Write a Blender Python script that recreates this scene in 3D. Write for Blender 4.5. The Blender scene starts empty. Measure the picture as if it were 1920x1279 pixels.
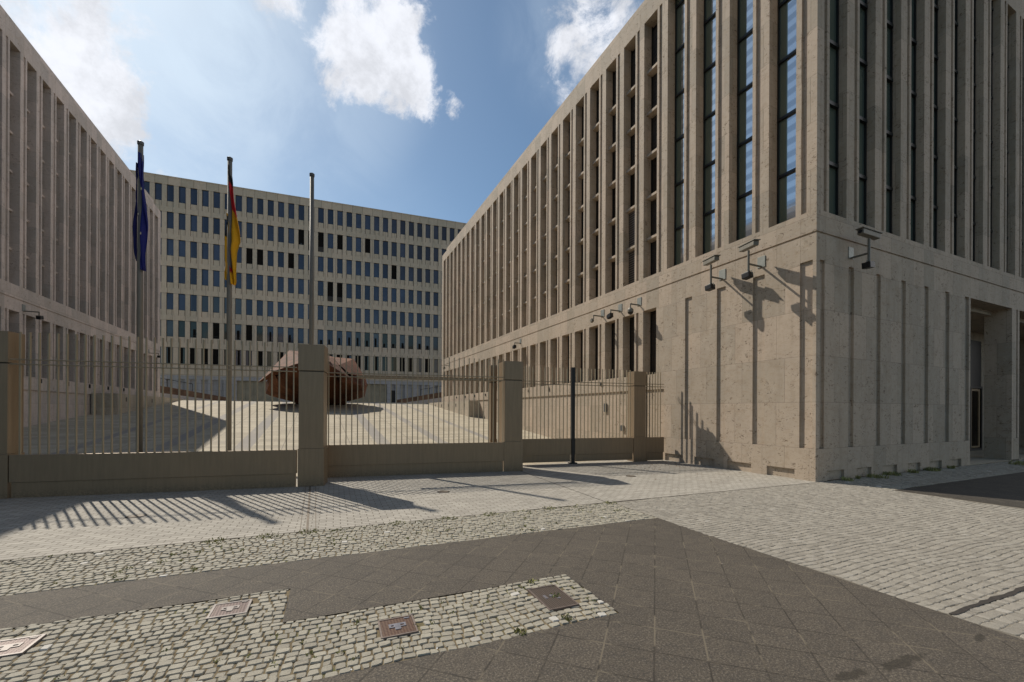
import bpy, bmesh, math, random
from mathutils import Vector, Matrix, noise
random.seed(7)
D=bpy.data; S=bpy.context.scene; COL=S.collection
rad=math.radians
# ------------------------------------------------------------------ materials
class NT:
    def __init__(s,name):
        s.m=D.materials.new(name); s.m.use_nodes=True; s.t=s.m.node_tree; s.n=s.t.nodes; s.l=s.t.links
        s.n.clear(); s.out=s.n.new('ShaderNodeOutputMaterial'); s.b=s.n.new('ShaderNodeBsdfPrincipled')
        s.l.new(s.b.outputs[0],s.out.inputs[0])
    def new(s,t,**k):
        o=s.n.new('ShaderNode'+t)
        for a,v in k.items(): setattr(o,a,v)
        return o
    def inp(s,sock,v):
        if isinstance(v,(int,float)): sock.default_value=v
        elif isinstance(v,(tuple,list)):
            sock.default_value=tuple(v)+((1,) if len(v)==3 and len(sock.default_value)==4 else ())
        else: s.l.new(v,sock)
    def math(s,op,a,b=0.0,c=None,clamp=False):
        o=s.new('Math',operation=op,use_clamp=clamp); s.inp(o.inputs[0],a); s.inp(o.inputs[1],b)
        if c is not None: s.inp(o.inputs[2],c)
        return o.outputs[0]
    def mix(s,f,a,b,mode='MIX'):
        o=s.new('Mix',data_type='RGBA',blend_type=mode); s.inp(o.inputs[0],f); s.inp(o.inputs[6],a); s.inp(o.inputs[7],b); return o.outputs[2]
    def rng(s,v,a,b,c=0.0,d=1.0,smooth=True):
        o=s.new('MapRange',interpolation_type='SMOOTHSTEP' if smooth else 'LINEAR'); s.inp(o.inputs[0],v)
        for i,x in enumerate((a,b,c,d)): s.inp(o.inputs[i+1],x)
        return o.outputs[0]
    def pos(s): return s.new('NewGeometry').outputs['Position']
    def objpos(s): return s.new('TexCoord').outputs['Object']
    def sep(s,v):
        o=s.new('SeparateXYZ'); s.inp(o.inputs[0],v); return o.outputs
    def comb(s,x,y,z):
        o=s.new('CombineXYZ'); s.inp(o.inputs[0],x); s.inp(o.inputs[1],y); s.inp(o.inputs[2],z); return o.outputs[0]
    def noise(s,v,scale,detail=4,rough=.55,dist=0):
        o=s.new('TexNoise'); s.inp(o.inputs['Vector'],v); o.inputs['Scale'].default_value=scale
        o.inputs['Detail'].default_value=detail; o.inputs['Roughness'].default_value=rough; o.inputs['Distortion'].default_value=dist
        return o.outputs['Fac']
    def white(s,v):
        o=s.new('TexWhiteNoise',noise_dimensions='3D'); s.inp(o.inputs['Vector'],v); return o.outputs
    def scalev(s,v,k):
        o=s.new('VectorMath',operation='MULTIPLY'); s.inp(o.inputs[0],v); o.inputs[1].default_value=k; return o.outputs[0]
    def bump(s,h,strength=.3,dist=.02):
        o=s.new('Bump'); s.inp(o.inputs['Height'],h); o.inputs['Strength'].default_value=strength; o.inputs['Distance'].default_value=dist
        s.l.new(o.outputs[0],s.b.inputs['Normal'])
    def done(s,col,rough=.8,metal=0.0,spec=None):
        s.inp(s.b.inputs['Base Color'],col); s.inp(s.b.inputs['Roughness'],rough); s.inp(s.b.inputs['Metallic'],metal)
        if spec is not None: s.b.inputs['Specular IOR Level'].default_value=spec
        return s.m
def simple(name,col,rough=.6,metal=0.0,var=.08,scale=3.0,spec=None):
    t=NT(name); p=t.pos(); n=t.noise(p,scale,5,.6)
    c=t.mix(t.rng(n,.3,.7),tuple(x*(1-var) for x in col),tuple(min(1,x*(1+var)) for x in col))
    return t.done(c,rough,metal,spec)
def travertine(name,base=(.448,.372,.285),bw=.61,bh=1.15,z0=.8,pits=1.0,var=.17,jw=.007):
    t=NT(name); p=t.pos(); x,y,z=t.sep(p)
    u=t.math('ADD',x,y)
    uu=t.math('DIVIDE',u,bw); vv=t.math('DIVIDE',t.math('SUBTRACT',z,z0),bh)
    row=t.math('FLOOR',vv); sh=t.math('MULTIPLY',t.math('MODULO',t.math('ABSOLUTE',row),2.0),.37)
    uu=t.math('ADD',uu,sh); cu=t.math('FLOOR',uu)
    w=t.white(t.comb(cu,row,3.0)); wv=w['Value']; wc=w['Color']
    fu=t.math('SUBTRACT',uu,cu); fv=t.math('SUBTRACT',vv,row)
    du=t.math('MULTIPLY',t.math('MINIMUM',fu,t.math('SUBTRACT',1.0,fu)),bw)
    dv=t.math('MULTIPLY',t.math('MINIMUM',fv,t.math('SUBTRACT',1.0,fv)),bh)
    j=t.rng(t.math('MINIMUM',du,dv),jw*.3,jw,1.0,0.0)
    n1=t.noise(p,1.1,5,.6); n2=t.noise(t.scalev(p,(1,1,2.2)),7,6,.65)
    c=t.mix(wv,tuple(b*(1-var) for b in base),tuple(b*(1+var) for b in base))
    c=t.mix(t.math('MULTIPLY',t.rng(n1,.35,.7),.35),c,(base[0]*.80,base[1]*.84,base[2]*.90))
    c=t.mix(t.math('MULTIPLY',t.rng(n2,.45,.75),.55),c,(base[0]*.74,base[1]*.66,base[2]*.55))
    n5=t.noise(t.scalev(p,(1,1,.7)),2.8,5,.65,.8); c=t.mix(t.math('MULTIPLY',t.rng(n5,.50,.72),.42),c,(base[0]*.66,base[1]*.62,base[2]*.54)); c=t.mix(t.math('MULTIPLY',t.rng(n5,.46,.28),.40),c,(min(1,base[0]*1.25),min(1,base[1]*1.27),min(1,base[2]*1.30)))
    strk=t.noise(t.scalev(p,(5,5,.28)),1.3,4,.6); c=t.mix(t.math('MULTIPLY',t.rng(strk,.52,.70),.25),c,(base[0]*.6,base[1]*.58,base[2]*.55))
    wr=t.sep(wc)[0]; c=t.mix(t.math('MULTIPLY',wr,.35),c,(base[0]*1.04,base[1]*.92,base[2]*.90))
    off=t.new('VectorMath',operation='ADD'); t.inp(off.inputs[0],p); o2=t.new('VectorMath',operation='SCALE'); t.inp(o2.inputs[0],wc); o2.inputs['Scale'].default_value=9.0; t.inp(off.inputs[1],o2.outputs[0])
    pv=off.outputs[0]
    pn=t.noise(t.scalev(pv,(1,1,1.5)),10,4,.62,1.2); pm=t.noise(pv,1.7,3,.6)
    pit=t.math('MULTIPLY',t.rng(pn,.585,.63),t.rng(pm,.40,.58))
    pn2=t.noise(t.scalev(pv,(1,1,1.2)),24,2,.5,.5); pit=t.math('MAXIMUM',pit,t.math('MULTIPLY',t.rng(pn2,.69,.74),.9))
    pit=t.math('MULTIPLY',pit,pits)
    c=t.mix(t.math('MULTIPLY',pit,.75),c,(.13,.09,.055))
    c=t.mix(t.math('MULTIPLY',j,.55),c,(.16,.12,.09))
    h=t.math('SUBTRACT',t.math('MULTIPLY',n2,.15),t.math('ADD',pit,t.math('MULTIPLY',j,.8)))
    t.bump(h,.5,.012)
    return t.done(c,.82,0,.3)
M={}
M['stone']=travertine('travertine')
M['stone_west']=travertine('travertine_pinkish',(.52,.455,.405),pits=.7)
M['stone_back']=travertine('limestone_pale',(.56,.485,.375),bw=1.403,bh=3.85,z0=6.52+.2,pits=.2,var=.10,jw=.05)
M['stone_base']=travertine('limestone_grey',(.40,.40,.40),bw=1.403,bh=1.0,z0=2.5,pits=.2,var=.1,jw=.03)
M['stone_rampw']=travertine('ramp_stone',(.44,.385,.30),bw=1.2,bh=1.4,z0=.4,pits=.5)
def bronze(name,base=(.245,.178,.112),metal=.3,rough=.42):
    t=NT(name); p=t.pos(); n=t.noise(t.scalev(p,(6,6,.5)),3,5,.6); n2=t.noise(p,.8,4,.6); n3=t.noise(p,30,3,.6)
    x,y,z=t.sep(p)
    c=t.mix(t.rng(n,.3,.7),tuple(b*.93 for b in base),tuple(b*1.07 for b in base))
    c=t.mix(t.math('MULTIPLY',t.rng(n2,.4,.75),.25),c,(base[0]*.85,base[1]*.86,base[2]*.9))
    g=t.math('MULTIPLY',t.rng(z,.22,0.0),t.rng(n3,.35,.65)); c=t.mix(t.math('MULTIPLY',g,.5),c,(.085,.065,.045))
    t.bump(n3,.04,.004)
    return t.done(c,t.math('ADD',t.math('MULTIPLY',n2,.2),rough-.1),metal)
M['bronze']=bronze('bronze_panel')
M['bronze2']=bronze('bronze_bars',(.32,.26,.175),.25,.45)
M['seam']=simple('dark_bronze_seam',(.05,.04,.028),.6,.2)
M['black']=simple('black_metal',(.012,.012,.014),.4,.3)
M['cam']=simple('camera_paint',(.17,.155,.125),.5,.2,.1,12)
M['camarm']=simple('camera_arm_paint',(.15,.14,.115),.5,.2,.1,12)
M['plate']=simple('galvanised_plate',(.24,.25,.23),.5,.5,.1,10)
M['plate_grey']=simple('grey_fitting',(.10,.10,.10),.5,.2)
M['pole']=simple('pole_metal',(.185,.165,.135),.6,.1,.06,4)
M['dark']=simple('dark_interior',(.012,.010,.009),.9)
M['blind']=simple('brown_blind',(.035,.027,.02),.6)
M['roof']=simple('roof_felt',(.12,.12,.12),.9)
M['mull']=simple('dark_mullion',(.025,.027,.028),.35,.5)
M['glassdark']=simple('dark_window_glass',(.014,.012,.011),.08,0,.2,1,.5)
M['door_gold']=simple('bronze_door_frame',(.30,.22,.13),.35,.4)
M['white']=simple('white_paint',(.72,.72,.72),.5)
M['brownwall']=simple('rusty_brown_cladding',(.14,.085,.055),.8,0,.35,1.6)
M['tanpanel']=simple('tan_panel',(.30,.265,.19),.8,0,.12,1.2)
def glass_front():
    t=NT('coated_facade_glass'); p=t.pos(); x,y,z=t.sep(p)
    n=t.noise(t.scalev(p,(.6,.6,2.4)),1.0,3,.5)
    # slats of the blinds behind the pane
    w=t.new('TexWave',wave_type='BANDS',bands_direction='Z'); t.inp(w.inputs['Vector'],p); w.inputs['Scale'].default_value=.95; w.inputs['Distortion'].default_value=.5; w.inputs['Detail'].default_value=1
    c=t.mix(t.rng(w.outputs['Fac'],.2,.8),(.46,.50,.53),(.68,.72,.74))
    t.bump(t.math('ADD',t.math('MULTIPLY',n,.5),t.math('MULTIPLY',w.outputs['Fac'],.02)),.10,.05)
    return t.done(c,.07,.8,.6)
M['glassA']=glass_front()
def green_glass():
    t=NT('green_tinted_glass'); return t.done((.19,.235,.19),.10,.55,.6)
M['glassG']=green_glass()
def back_glass(name,col,metal=.25,rough=.08,bl=0):
    t=NT(name); p=t.pos(); x,y,z=t.sep(p)
    cell=t.white(t.comb(t.math('FLOOR',t.math('DIVIDE',x,1.39)),t.math('FLOOR',t.math('DIVIDE',z,3.85)),1.0))['Value']
    n=t.noise(p,.5,3,.5)
    c=t.mix(cell,tuple(v*.65 for v in col),tuple(v*1.35 for v in col))
    c=t.mix(t.math('MULTIPLY',t.rng(n,.4,.7),.4),c,tuple(v*.6 for v in col))
    return t.done(c,rough,metal,.6)
M['bg1']=back_glass('blue_window_glass',(.055,.066,.095))
M['bg2']=simple('open_dark_window',(.010,.009,.008),.8,0,.1,1,.1)
M['bg3']=back_glass('pale_blind_glass',(.085,.105,.12),.1)
M['bg4']=back_glass('greenish_window_glass',(.035,.045,.035),.15)
def louvre():
    t=NT('louvre_slats'); p=t.pos(); x,y,z=t.sep(p)
    f=t.math('FRACT',t.math('MULTIPLY',z,11.0)); c=t.mix(t.rng(f,.3,.55),(.012,.009,.007),(.17,.14,.11)); return t.done(c,.5,.2)
M['louvre']=louvre()
def rust():
    t=NT('rusted_steel'); p=t.pos(); n=t.noise(p,.5,6,.65,.6); n2=t.noise(p,5,5,.6)
    n3=t.noise(t.scalev(p,(1,1,.25)),2.2,4,.6)
    c=t.mix(t.rng(n,.3,.7),(.055,.017,.007),(.18,.064,.024)); c=t.mix(t.math('MULTIPLY',t.rng(n2,.4,.7),.5),c,(.11,.04,.02))
    c=t.mix(t.math('MULTIPLY',t.rng(n3,.5,.72),.5),c,(.23,.092,.042)); t.bump(n2,.2,.02); return t.done(c,.85,0,.3)
M['rust']=rust()
# ---- ground materials (paving grid turned 1.9 degrees against the world axes)
TH=rad(-1.9); O0=Vector((4.945,5.155,0))
PX=Vector((math.cos(TH),math.sin(TH),0)); PY=Vector((-math.sin(TH),math.cos(TH),0))
def pv(p,q,z=0): return O0+PX*p+PY*q+Vector((0,0,z))
def rot_uv(t,ang):
    m=t.new('Mapping',vector_type='POINT'); t.inp(m.inputs['Vector'],t.pos()); m.inputs['Rotation'].default_value=(0,0,ang); return m.outputs[0]
def brick(t,v,bw,bh,mort,offset=.5,smooth=.1,bias=0.0):
    o=t.new('TexBrick',offset=offset,squash=1.0); t.inp(o.inputs['Vector'],v); o.inputs['Scale'].default_value=1.0
    o.inputs['Brick Width'].default_value=bw; o.inputs['Row Height'].default_value=bh; o.inputs['Mortar Size'].default_value=mort
    o.inputs['Mortar Smooth'].default_value=smooth; o.inputs['Bias'].default_value=bias
    o.inputs['Color1'].default_value=(0,0,0,1); o.inputs['Color2'].default_value=(1,1,1,1); o.inputs['Mortar'].default_value=(.5,.5,.5,1)
    return o.outputs
def mat_bricks():
    t=NT('pale_block_paving'); v=rot_uv(t,-TH); n=t.noise(v,9,3,.6)
    vd=t.new('VectorMath',operation='ADD'); t.inp(vd.inputs[0],v)
    nn=t.new('TexNoise'); t.inp(nn.inputs['Vector'],v); nn.inputs['Scale'].default_value=5
    sc=t.new('VectorMath',operation='SCALE'); t.inp(sc.inputs[0],nn.outputs['Color']); sc.inputs['Scale'].default_value=.02; t.inp(vd.inputs[1],sc.outputs[0])
    b=brick(t,vd.outputs[0],.2,.1,.0065,.5,.35)
    n1=t.noise(t.pos(),.7,5,.6); n2=t.noise(t.pos(),26,4,.7)
    c=t.mix(b['Color'],(.315,.288,.245),(.425,.392,.335)); c=t.mix(t.math('MULTIPLY',t.rng(n1,.35,.7),.35),c,(.31,.29,.25))
    c=t.mix(t.math('MULTIPLY',t.rng(n2,.5,.75),.3),c,(.22,.20,.17))
    c=t.mix(t.math('MULTIPLY',b['Fac'],.8),c,(.10,.08,.055))
    t.bump(t.math('SUBTRACT',t.math('MULTIPLY',n2,.25),b['Fac']),.7,.012); return t.done(c,.85,0,.3)
M['bricks']=mat_bricks()
def mat_slabs(name='dark_slab_paving',k=1.0,damp=True):
    t=NT(name); v=rot_uv(t,rad(43.5)); p=t.pos(); x,y,z=t.sep(p)
    b=brick(t,v,.35,.35,.007,.0,.15)
    n1=t.noise(p,.55,5,.62); n2=t.noise(p,62,3,.95); n3=t.noise(p,9,5,.7); n4=t.noise(p,230,2,.7)
    cells=t.mix(b['Color'],(.078*k,.064*k,.047*k),(.106*k,.087*k,.064*k))
    c=t.mix(t.rng(n1,.35,.85),cells,(.118*k,.097*k,.071*k))
    c=t.mix(t.math('MULTIPLY',t.rng(n3,.46,.62),.5),c,(.055*k,.046*k,.037*k))
    sp=t.rng(n2,.49,.55); c=t.mix(t.math('MULTIPLY',sp,.85),c,(.045*k,.04*k,.036*k))
    c=t.mix(t.math('MULTIPLY',t.rng(n2,.46,.36),.5),c,(.27*k,.24*k,.20*k))
    jn=t.noise(p,2.2,3,.6)
    jm=t.math('MULTIPLY',b['Fac'],t.rng(jn,.35,.55,.55,1.0)); c=t.mix(t.math('MULTIPLY',jm,.78),c,t.mix(t.rng(jn,.5,.58),(.028,.023,.018),(.15,.125,.09)))
    if damp:
        # damp stains on the slabs near the kerb corner
        def blob(cx,cy,rx,ry,rot=0.0):
            dx=t.math('SUBTRACT',x,cx); dy=t.math('SUBTRACT',y,cy); cr,sr=math.cos(rot),math.sin(rot)
            a=t.math('DIVIDE',t.math('ADD',t.math('MULTIPLY',dx,cr),t.math('MULTIPLY',dy,sr)),rx)
            bb=t.math('DIVIDE',t.math('SUBTRACT',t.math('MULTIPLY',dy,cr),t.math('MULTIPLY',dx,sr)),ry)
            return t.math('SQRT',t.math('ADD',t.math('MULTIPLY',a,a),t.math('MULTIPLY',bb,bb)))
        d=None
        for g in DAMP:
            q=blob(*g); d=q if d is None else t.math('MINIMUM',d,q)
        q=t.math('ADD',d,t.math('MULTIPLY',t.math('SUBTRACT',t.noise(p,14,5,.75),.5),2.4)); st=t.rng(q,1.15,.65)
        c=t.mix(t.math('MULTIPLY',st,.72),c,(.03,.025,.018))
    t.bump(t.math('SUBTRACT',t.math('MULTIPLY',n4,.5),t.math('MULTIPLY',b['Fac'],1.5)),.35,.004)
    return t.done(c,.82,0,.3)
DAMP=[(3.62,1.50,.26,.045,-.03),(3.14,1.56,.17,.038,-.1),(4.55,1.42,.09,.025,.2)]
M['slabs']=mat_slabs()
M['asph']=mat_slabs('dark_paving_east',.6,False)
def mat_cobble(name,a,b_,c_,wh=.7):
    t=NT(name); g=t.new('NewGeometry'); r=g.outputs['Random Per Island']; p=g.outputs['Position']
    n=t.noise(p,120,4,.75); n2=t.noise(p,28,4,.6)
    c=t.mix(r,a,b_); c=t.mix(t.math('MULTIPLY',t.rng(n,.5,.7),.55),c,c_); c=t.mix(t.math('MULTIPLY',t.rng(n,.45,.3),.5),c,tuple(min(1,v*1.35) for v in b_))
    w=t.white(t.comb(r,r,r))['Value']; c=t.mix(t.math('MULTIPLY',t.rng(w,.988,.992),wh),c,(.6,.57,.52))
    t.bump(t.math('ADD',n,n2),.6,.006); return t.done(c,.8,0,.35)
M['cobA']=mat_cobble('granite_mosaic',(.265,.24,.19),(.37,.34,.27),(.15,.13,.10))
M['cobB']=mat_cobble('granite_setts_pale',(.235,.212,.175),(.33,.30,.25),(.165,.145,.118),.15)
def mat_bed(name,c1,c2,c3):
    t=NT(name); p=t.pos(); n=t.noise(p,6,5,.7); n2=t.noise(p,60,3,.7); n3=t.noise(p,1.3,4,.6)
    c=t.mix(t.rng(n,.35,.65),c1,c2); c=t.mix(t.math('MULTIPLY',t.rng(n3,.5,.65),t.rng(n,.4,.6)),c,c3); t.bump(n2,.6,.01); return t.done(c,.95,0,.1)
M['bedA']=mat_bed('joint_soil',(.13,.10,.06),(.20,.16,.10),(.12,.13,.05))
M['bedB']=mat_bed('joint_grit',(.165,.145,.115),(.22,.195,.155),(.18,.16,.125))
M['ground']=simple('distant_ground',(.10,.095,.085),.9,0,.2,.4)
def mat_plaza():
    t=NT('pale_stone_plaza'); p=t.pos(); x,y,z=t.sep(p)
    b=brick(t,p,1.1,.42,.006,.5,.3); n=t.noise(t.scalev(p,(.25,1.6,1)),1.4,5,.65); n2=t.noise(p,14,4,.7); n3=t.noise(p,.25,4,.6)
    c=t.mix(b['Color'],(.345,.297,.215),(.46,.402,.298)); c=t.mix(t.math('MULTIPLY',t.rng(n,.45,.7),.5),c,(.30,.265,.22))
    c=t.mix(t.math('MULTIPLY',t.rng(n2,.5,.75),.2),c,(.25,.22,.18))
    c=t.mix(t.math('MULTIPLY',b['Fac'],.6),c,(.16,.13,.10))
    ax=t.math('ABSOLUTE',x)
    bd=None
    for xc,w in ((2.6,.30),(5.15,.26),(7.7,.2)):
        q=t.rng(t.math('ABSOLUTE',t.math('SUBTRACT',ax,xc)),w,w-.03); bd=q if bd is None else t.math('MAXIMUM',bd,q)
    bn=t.math('MULTIPLY',bd,t.rng(n3,.3,.6,.4,.9)); c=t.mix(bn,c,(.255,.235,.215))
    ln=None
    for xc in (1.25,3.9,6.4):
        q=t.rng(t.math('ABSOLUTE',t.math('SUBTRACT',ax,xc)),.02,.01); ln=q if ln is None else t.math('MAXIMUM',ln,q)
    c=t.mix(t.math('MULTIPLY',ln,.6),c,(.12,.10,.08))
    t.bump(t.math('SUBTRACT',n2,b['Fac']),.4,.01); return t.done(c,.85,0,.3)
M['plaza']=mat_plaza()
def mat_lid(name,c1,c2,sc):
    t=NT(name); p=t.objpos()
    v=t.new('TexChecker'); m=t.new('Mapping'); t.inp(m.inputs['Vector'],p); m.inputs['Rotation'].default_value=(0,0,rad(45)); t.l.new(m.outputs[0],v.inputs['Vector']); v.inputs['Scale'].default_value=sc
    n=t.noise(p,20,4,.6); c=t.mix(v.outputs['Fac'],c1,c2); c=t.mix(t.math('MULTIPLY',t.rng(n,.4,.7),.4),c,(.10,.07,.05)); t.bump(v.outputs['Fac'],.8,.004)
    return t.done(c,.5,.3)
M['lidA']=mat_lid('rusty_chequer_iron',(.035,.013,.010),(.13,.085,.075),60)
M['lidB']=mat_lid('rusty_chequer_iron_b',(.065,.024,.012),(.14,.082,.05),60)
M['lidC']=mat_lid('dark_chequer_iron',(.035,.025,.02),(.16,.125,.10),70)
M['lidframe']=simple('pale_iron_frame',(.19,.165,.15),.5,.3,.15,20)
M['lidframe2']=simple('rusty_iron_frame',(.17,.13,.11),.6,.3,.2,20)
M['badge']=simple('worn_metal_badge',(.24,.23,.25),.4,.5,.2,30)
M['joint']=simple('dark_joint_filler',(.035,.028,.022),.9,0,.3,20)
M['steel']=simple('weathered_steel_strip',(.13,.10,.07),.6,.3,.25,10)
M['leafy']=simple('weed_green',(.26,.25,.085),.7,0,.45,9)
M['dry']=simple('dry_leaf_brown',(.16,.09,.035),.8,0,.4,9)
def vcol(name,rough=.7):
    t=NT(name); a=t.new('VertexColor',layer_name='Col'); n=t.noise(t.pos(),40,3,.6)
    c=t.mix(t.math('MULTIPLY',n,.2),a.outputs['Color'],(0,0,0)); return t.done(c,rough,0,.3)
M['cloth']=vcol('flag_cloth')
# ------------------------------------------------------------------ mesh builder
class MB:
    def __init__(s): s.v=[];s.f=[];s.mi=[];s.mats=[];s.cur=0
    def mat(s,m):
        m=M[m] if isinstance(m,str) else m
        if m not in s.mats: s.mats.append(m)
        s.cur=s.mats.index(m); return s
    def add(s,vs,fs):
        o=len(s.v); s.v+= [tuple(a) for a in vs]; s.f+=[tuple(i+o for i in f) for f in fs]; s.mi+=[s.cur]*len(fs); return s
    def hexa(s,P): return s.add(P,[(0,3,2,1),(4,5,6,7),(0,1,5,4),(1,2,6,5),(2,3,7,6),(3,0,4,7)])
    def box(s,x0,x1,y0,y1,z0,z1):
        if x0>x1:x0,x1=x1,x0
        if y0>y1:y0,y1=y1,y0
        return s.hexa([(x0,y0,z0),(x1,y0,z0),(x1,y1,z0),(x0,y1,z0),(x0,y0,z1),(x1,y0,z1),(x1,y1,z1),(x0,y1,z1)])
    def obox(s,o,u,v,a0,a1,b0,b1,z0,z1):
        P=[Vector(o)+u*a+v*b+Vector((0,0,z)) for z in (z0,z1) for a,b in ((a0,b0),(a1,b0),(a1,b1),(a0,b1))]
        return s.hexa(P)
    def tube(s,a,b,r,n=12,r2=None):
        a=Vector(a);b=Vector(b);r2=r if r2 is None else r2; d=(b-a).normalized()
        t=Vector((0,0,1)) if abs(d.z)<.9 else Vector((1,0,0)); e=d.cross(t).normalized(); g=d.cross(e)
        P=[]
        for c,rr in ((a,r),(b,r2)):
            for i in range(n):
                w=2*math.pi*i/n; P.append(c+e*math.cos(w)*rr+g*math.sin(w)*rr)
        return s.add(P,[(i,(i+1)%n,n+(i+1)%n,n+i) for i in range(n)]+[tuple(range(n))[::-1],tuple(range(n,2*n))])
    def build(s,name,parent=None,org=None,bevel=0,smooth=False):
        if org is None: org=parent_world(parent) if parent else (0,0,0)
        org=Vector(org); me=D.meshes.new(name); me.from_pydata([tuple(Vector(v)-org) for v in s.v],[],s.f)
        for m in s.mats: me.materials.append(m)
        me.polygons.foreach_set('material_index',s.mi)
        bm=bmesh.new(); bm.from_mesh(me); bmesh.ops.recalc_face_normals(bm,faces=bm.faces)
        if bevel: bmesh.ops.bevel(bm,geom=bm.edges[:],offset=bevel,segments=2,affect='EDGES',profile=.7)
        if smooth:
            for f in bm.faces: f.smooth=True
        bm.to_mesh(me); bm.free()
        o=D.objects.new(name,me); COL.objects.link(o)
        if parent: o.parent=parent
        if parent is None: o.location=org
        else: o.location=org-parent_world(parent)
        WP[o.name]=org
        return o
WP={}
def parent_world(p): return WP[p.name]
def tag(o,label=None,cat=None,group=None,kind=None):
    if label:o['label']=label
    if cat:o['category']=cat
    if group:o['group']=group
    if kind:o['kind']=kind
    return o
def thing(name,loc,label,cat,group=None):
    o=D.objects.new(name,None); COL.objects.link(o); o.location=loc; WP[o.name]=Vector(loc); o.empty_display_size=.2
    return tag(o,label,cat,group)
def struct(name,mb): return tag(mb.build(name,None,(0,0,0)),kind='structure')
# ------------------------------------------------------------------ ground
mb=MB().mat('ground'); mb.add([(-400,-400,-.04),(400,-400,-.04),(400,400,-.04),(-400,400,-.04)],[(0,1,2,3)]); struct('ground',mb)
def poly(name,pts,m,z):
    mb=MB().mat(m); mb.add([(p.x,p.y,z) for p in pts],[tuple(range(len(pts)))]); return struct(name,mb)
# slabs: everything south of the strip, west of the setts, leaving the mosaic inset open
def lpoly(mb,pl,z): mb.add([tuple(pv(a,b,z)) for a,b in pl],[tuple(range(len(pl)))])
mb=MB().mat('slabs')
lpoly(mb,[(-30,-.8),(-5.15,-.8),(-5.15,0),(-30,0)],0); lpoly(mb,[(-5.15,-1.5),(0,-1.5),(0,0),(-5.15,0)],0)
lpoly(mb,[(-2.55,-2.39),(0,-2.39),(0,-1.5),(-2.55,-1.5)],0); lpoly(mb,[(-30,-25),(0,-25),(0,-2.39),(-30,-2.39)],0)
struct('slab_pavement',mb)
mb=MB().mat('bedA'); lpoly(mb,[(-30,-2.39),(-2.55,-2.39),(-2.55,-1.5),(-30,-1.5)],-.0085); lpoly(mb,[(-30,-1.5),(-5.15,-1.5),(-5.15,-.8),(-30,-.8)],-.0085); lpoly(mb,[(-30,0),(0,0),(0,1.24),(-30,1.24)],-.0085)
struct('cobble_bed',mb)
mb=MB().mat('bedB'); lpoly(mb,[(0,-25),(6.62,-25),(6.62,1.24),(0,1.24)],-.0045); mb.mat('bedA').add([(11.4,4.9,-.009),(40,4.9,-.009),(40,9,-.009),(11.4,9,-.009)],[(0,1,2,3)])
struct('sett_bed',mb)
mb=MB().mat('bricks'); mb.add([tuple(pv(-30,1.24)),tuple(pv(6.3,1.24)),(11.3,11.9,0),(-25,11.9,0)],[(0,1,2,3)]); struct('block_paving',mb)
poly('side_pavement',[Vector((11.5,4.9,0)),Vector((11.3,-25,0)),Vector((60,-25,0)),Vector((60,4.9,0))],'asph',0)
# plaza: level, then a ramp, then level again
mb=MB().mat('plaza'); ys=[(11.9,.0),(15.9,.0),(44.6,2.5),(80,2.5)]
for (a,za),(b,zb) in zip(ys,ys[1:]): mb.add([(-12.6,a,za),(12.6,a,za),(12.6,b,zb),(-12.6,b,zb)],[(0,1,2,3)])
mb.add([(-60,41.5,2.49),(-12.6,44.6,2.49),(-12.6,80,2.49),(-60,80,2.49)],[(0,1,2,3)]); mb.add([(12.6,44.6,2.49),(60,41.5,2.49),(60,80,2.49),(12.6,80,2.49)],[(0,1,2,3)])
struct('plaza_paving',mb)
def plz(y): return max(0,min(2.5,(y-15.9)*.0871))
# joints and rails set in the paving
mb=MB().mat('joint')
for p0,p1,q0,q1 in ((-30,6.2,1.232,1.246),):
    mb.add([tuple(pv(a,b,.004)) for a,b in ((p0,q0),(p1,q0),(p1,q1),(p0,q1))],[(0,1,2,3)])
mb.add([(5.20,10.75,.004),(5.215,10.75,.004),(4.915,6.42,.004),(4.90,6.42,.004)],[(0,1,2,3)])
struct('paving_joint',mb)
mb=MB().mat('steel')
for x,w in ((-.13,.03),(-.22,.008),(-.02,.008)): mb.add([(x-w/2,6.5,.004),(x+w/2,6.5,.004),(x+w/2-.02,10.4,.004),(x-w/2-.02,10.4,.004)],[(0,1,2,3)])
struct('paving_strip',mb)
mb=MB().mat('joint'); P=[]
for i in range(60):
    a=.02+i*.1; w0=.022+random.uniform(-.01,.012); w1=.024+random.uniform(-.012,.014); P.append((a,w0,w1))
for (a,w0,w1),(b,v0,v1) in zip(P,P[1:]): mb.add([tuple(pv(*c)) for c in ((a,-3.475-w0,.0045),(b,-3.475-v0,.0045),(b,-3.475+v1,.0045),(a,-3.475+w1,.0045))],[(0,1,2,3)])
struct('asphalt_joint',mb)
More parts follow.
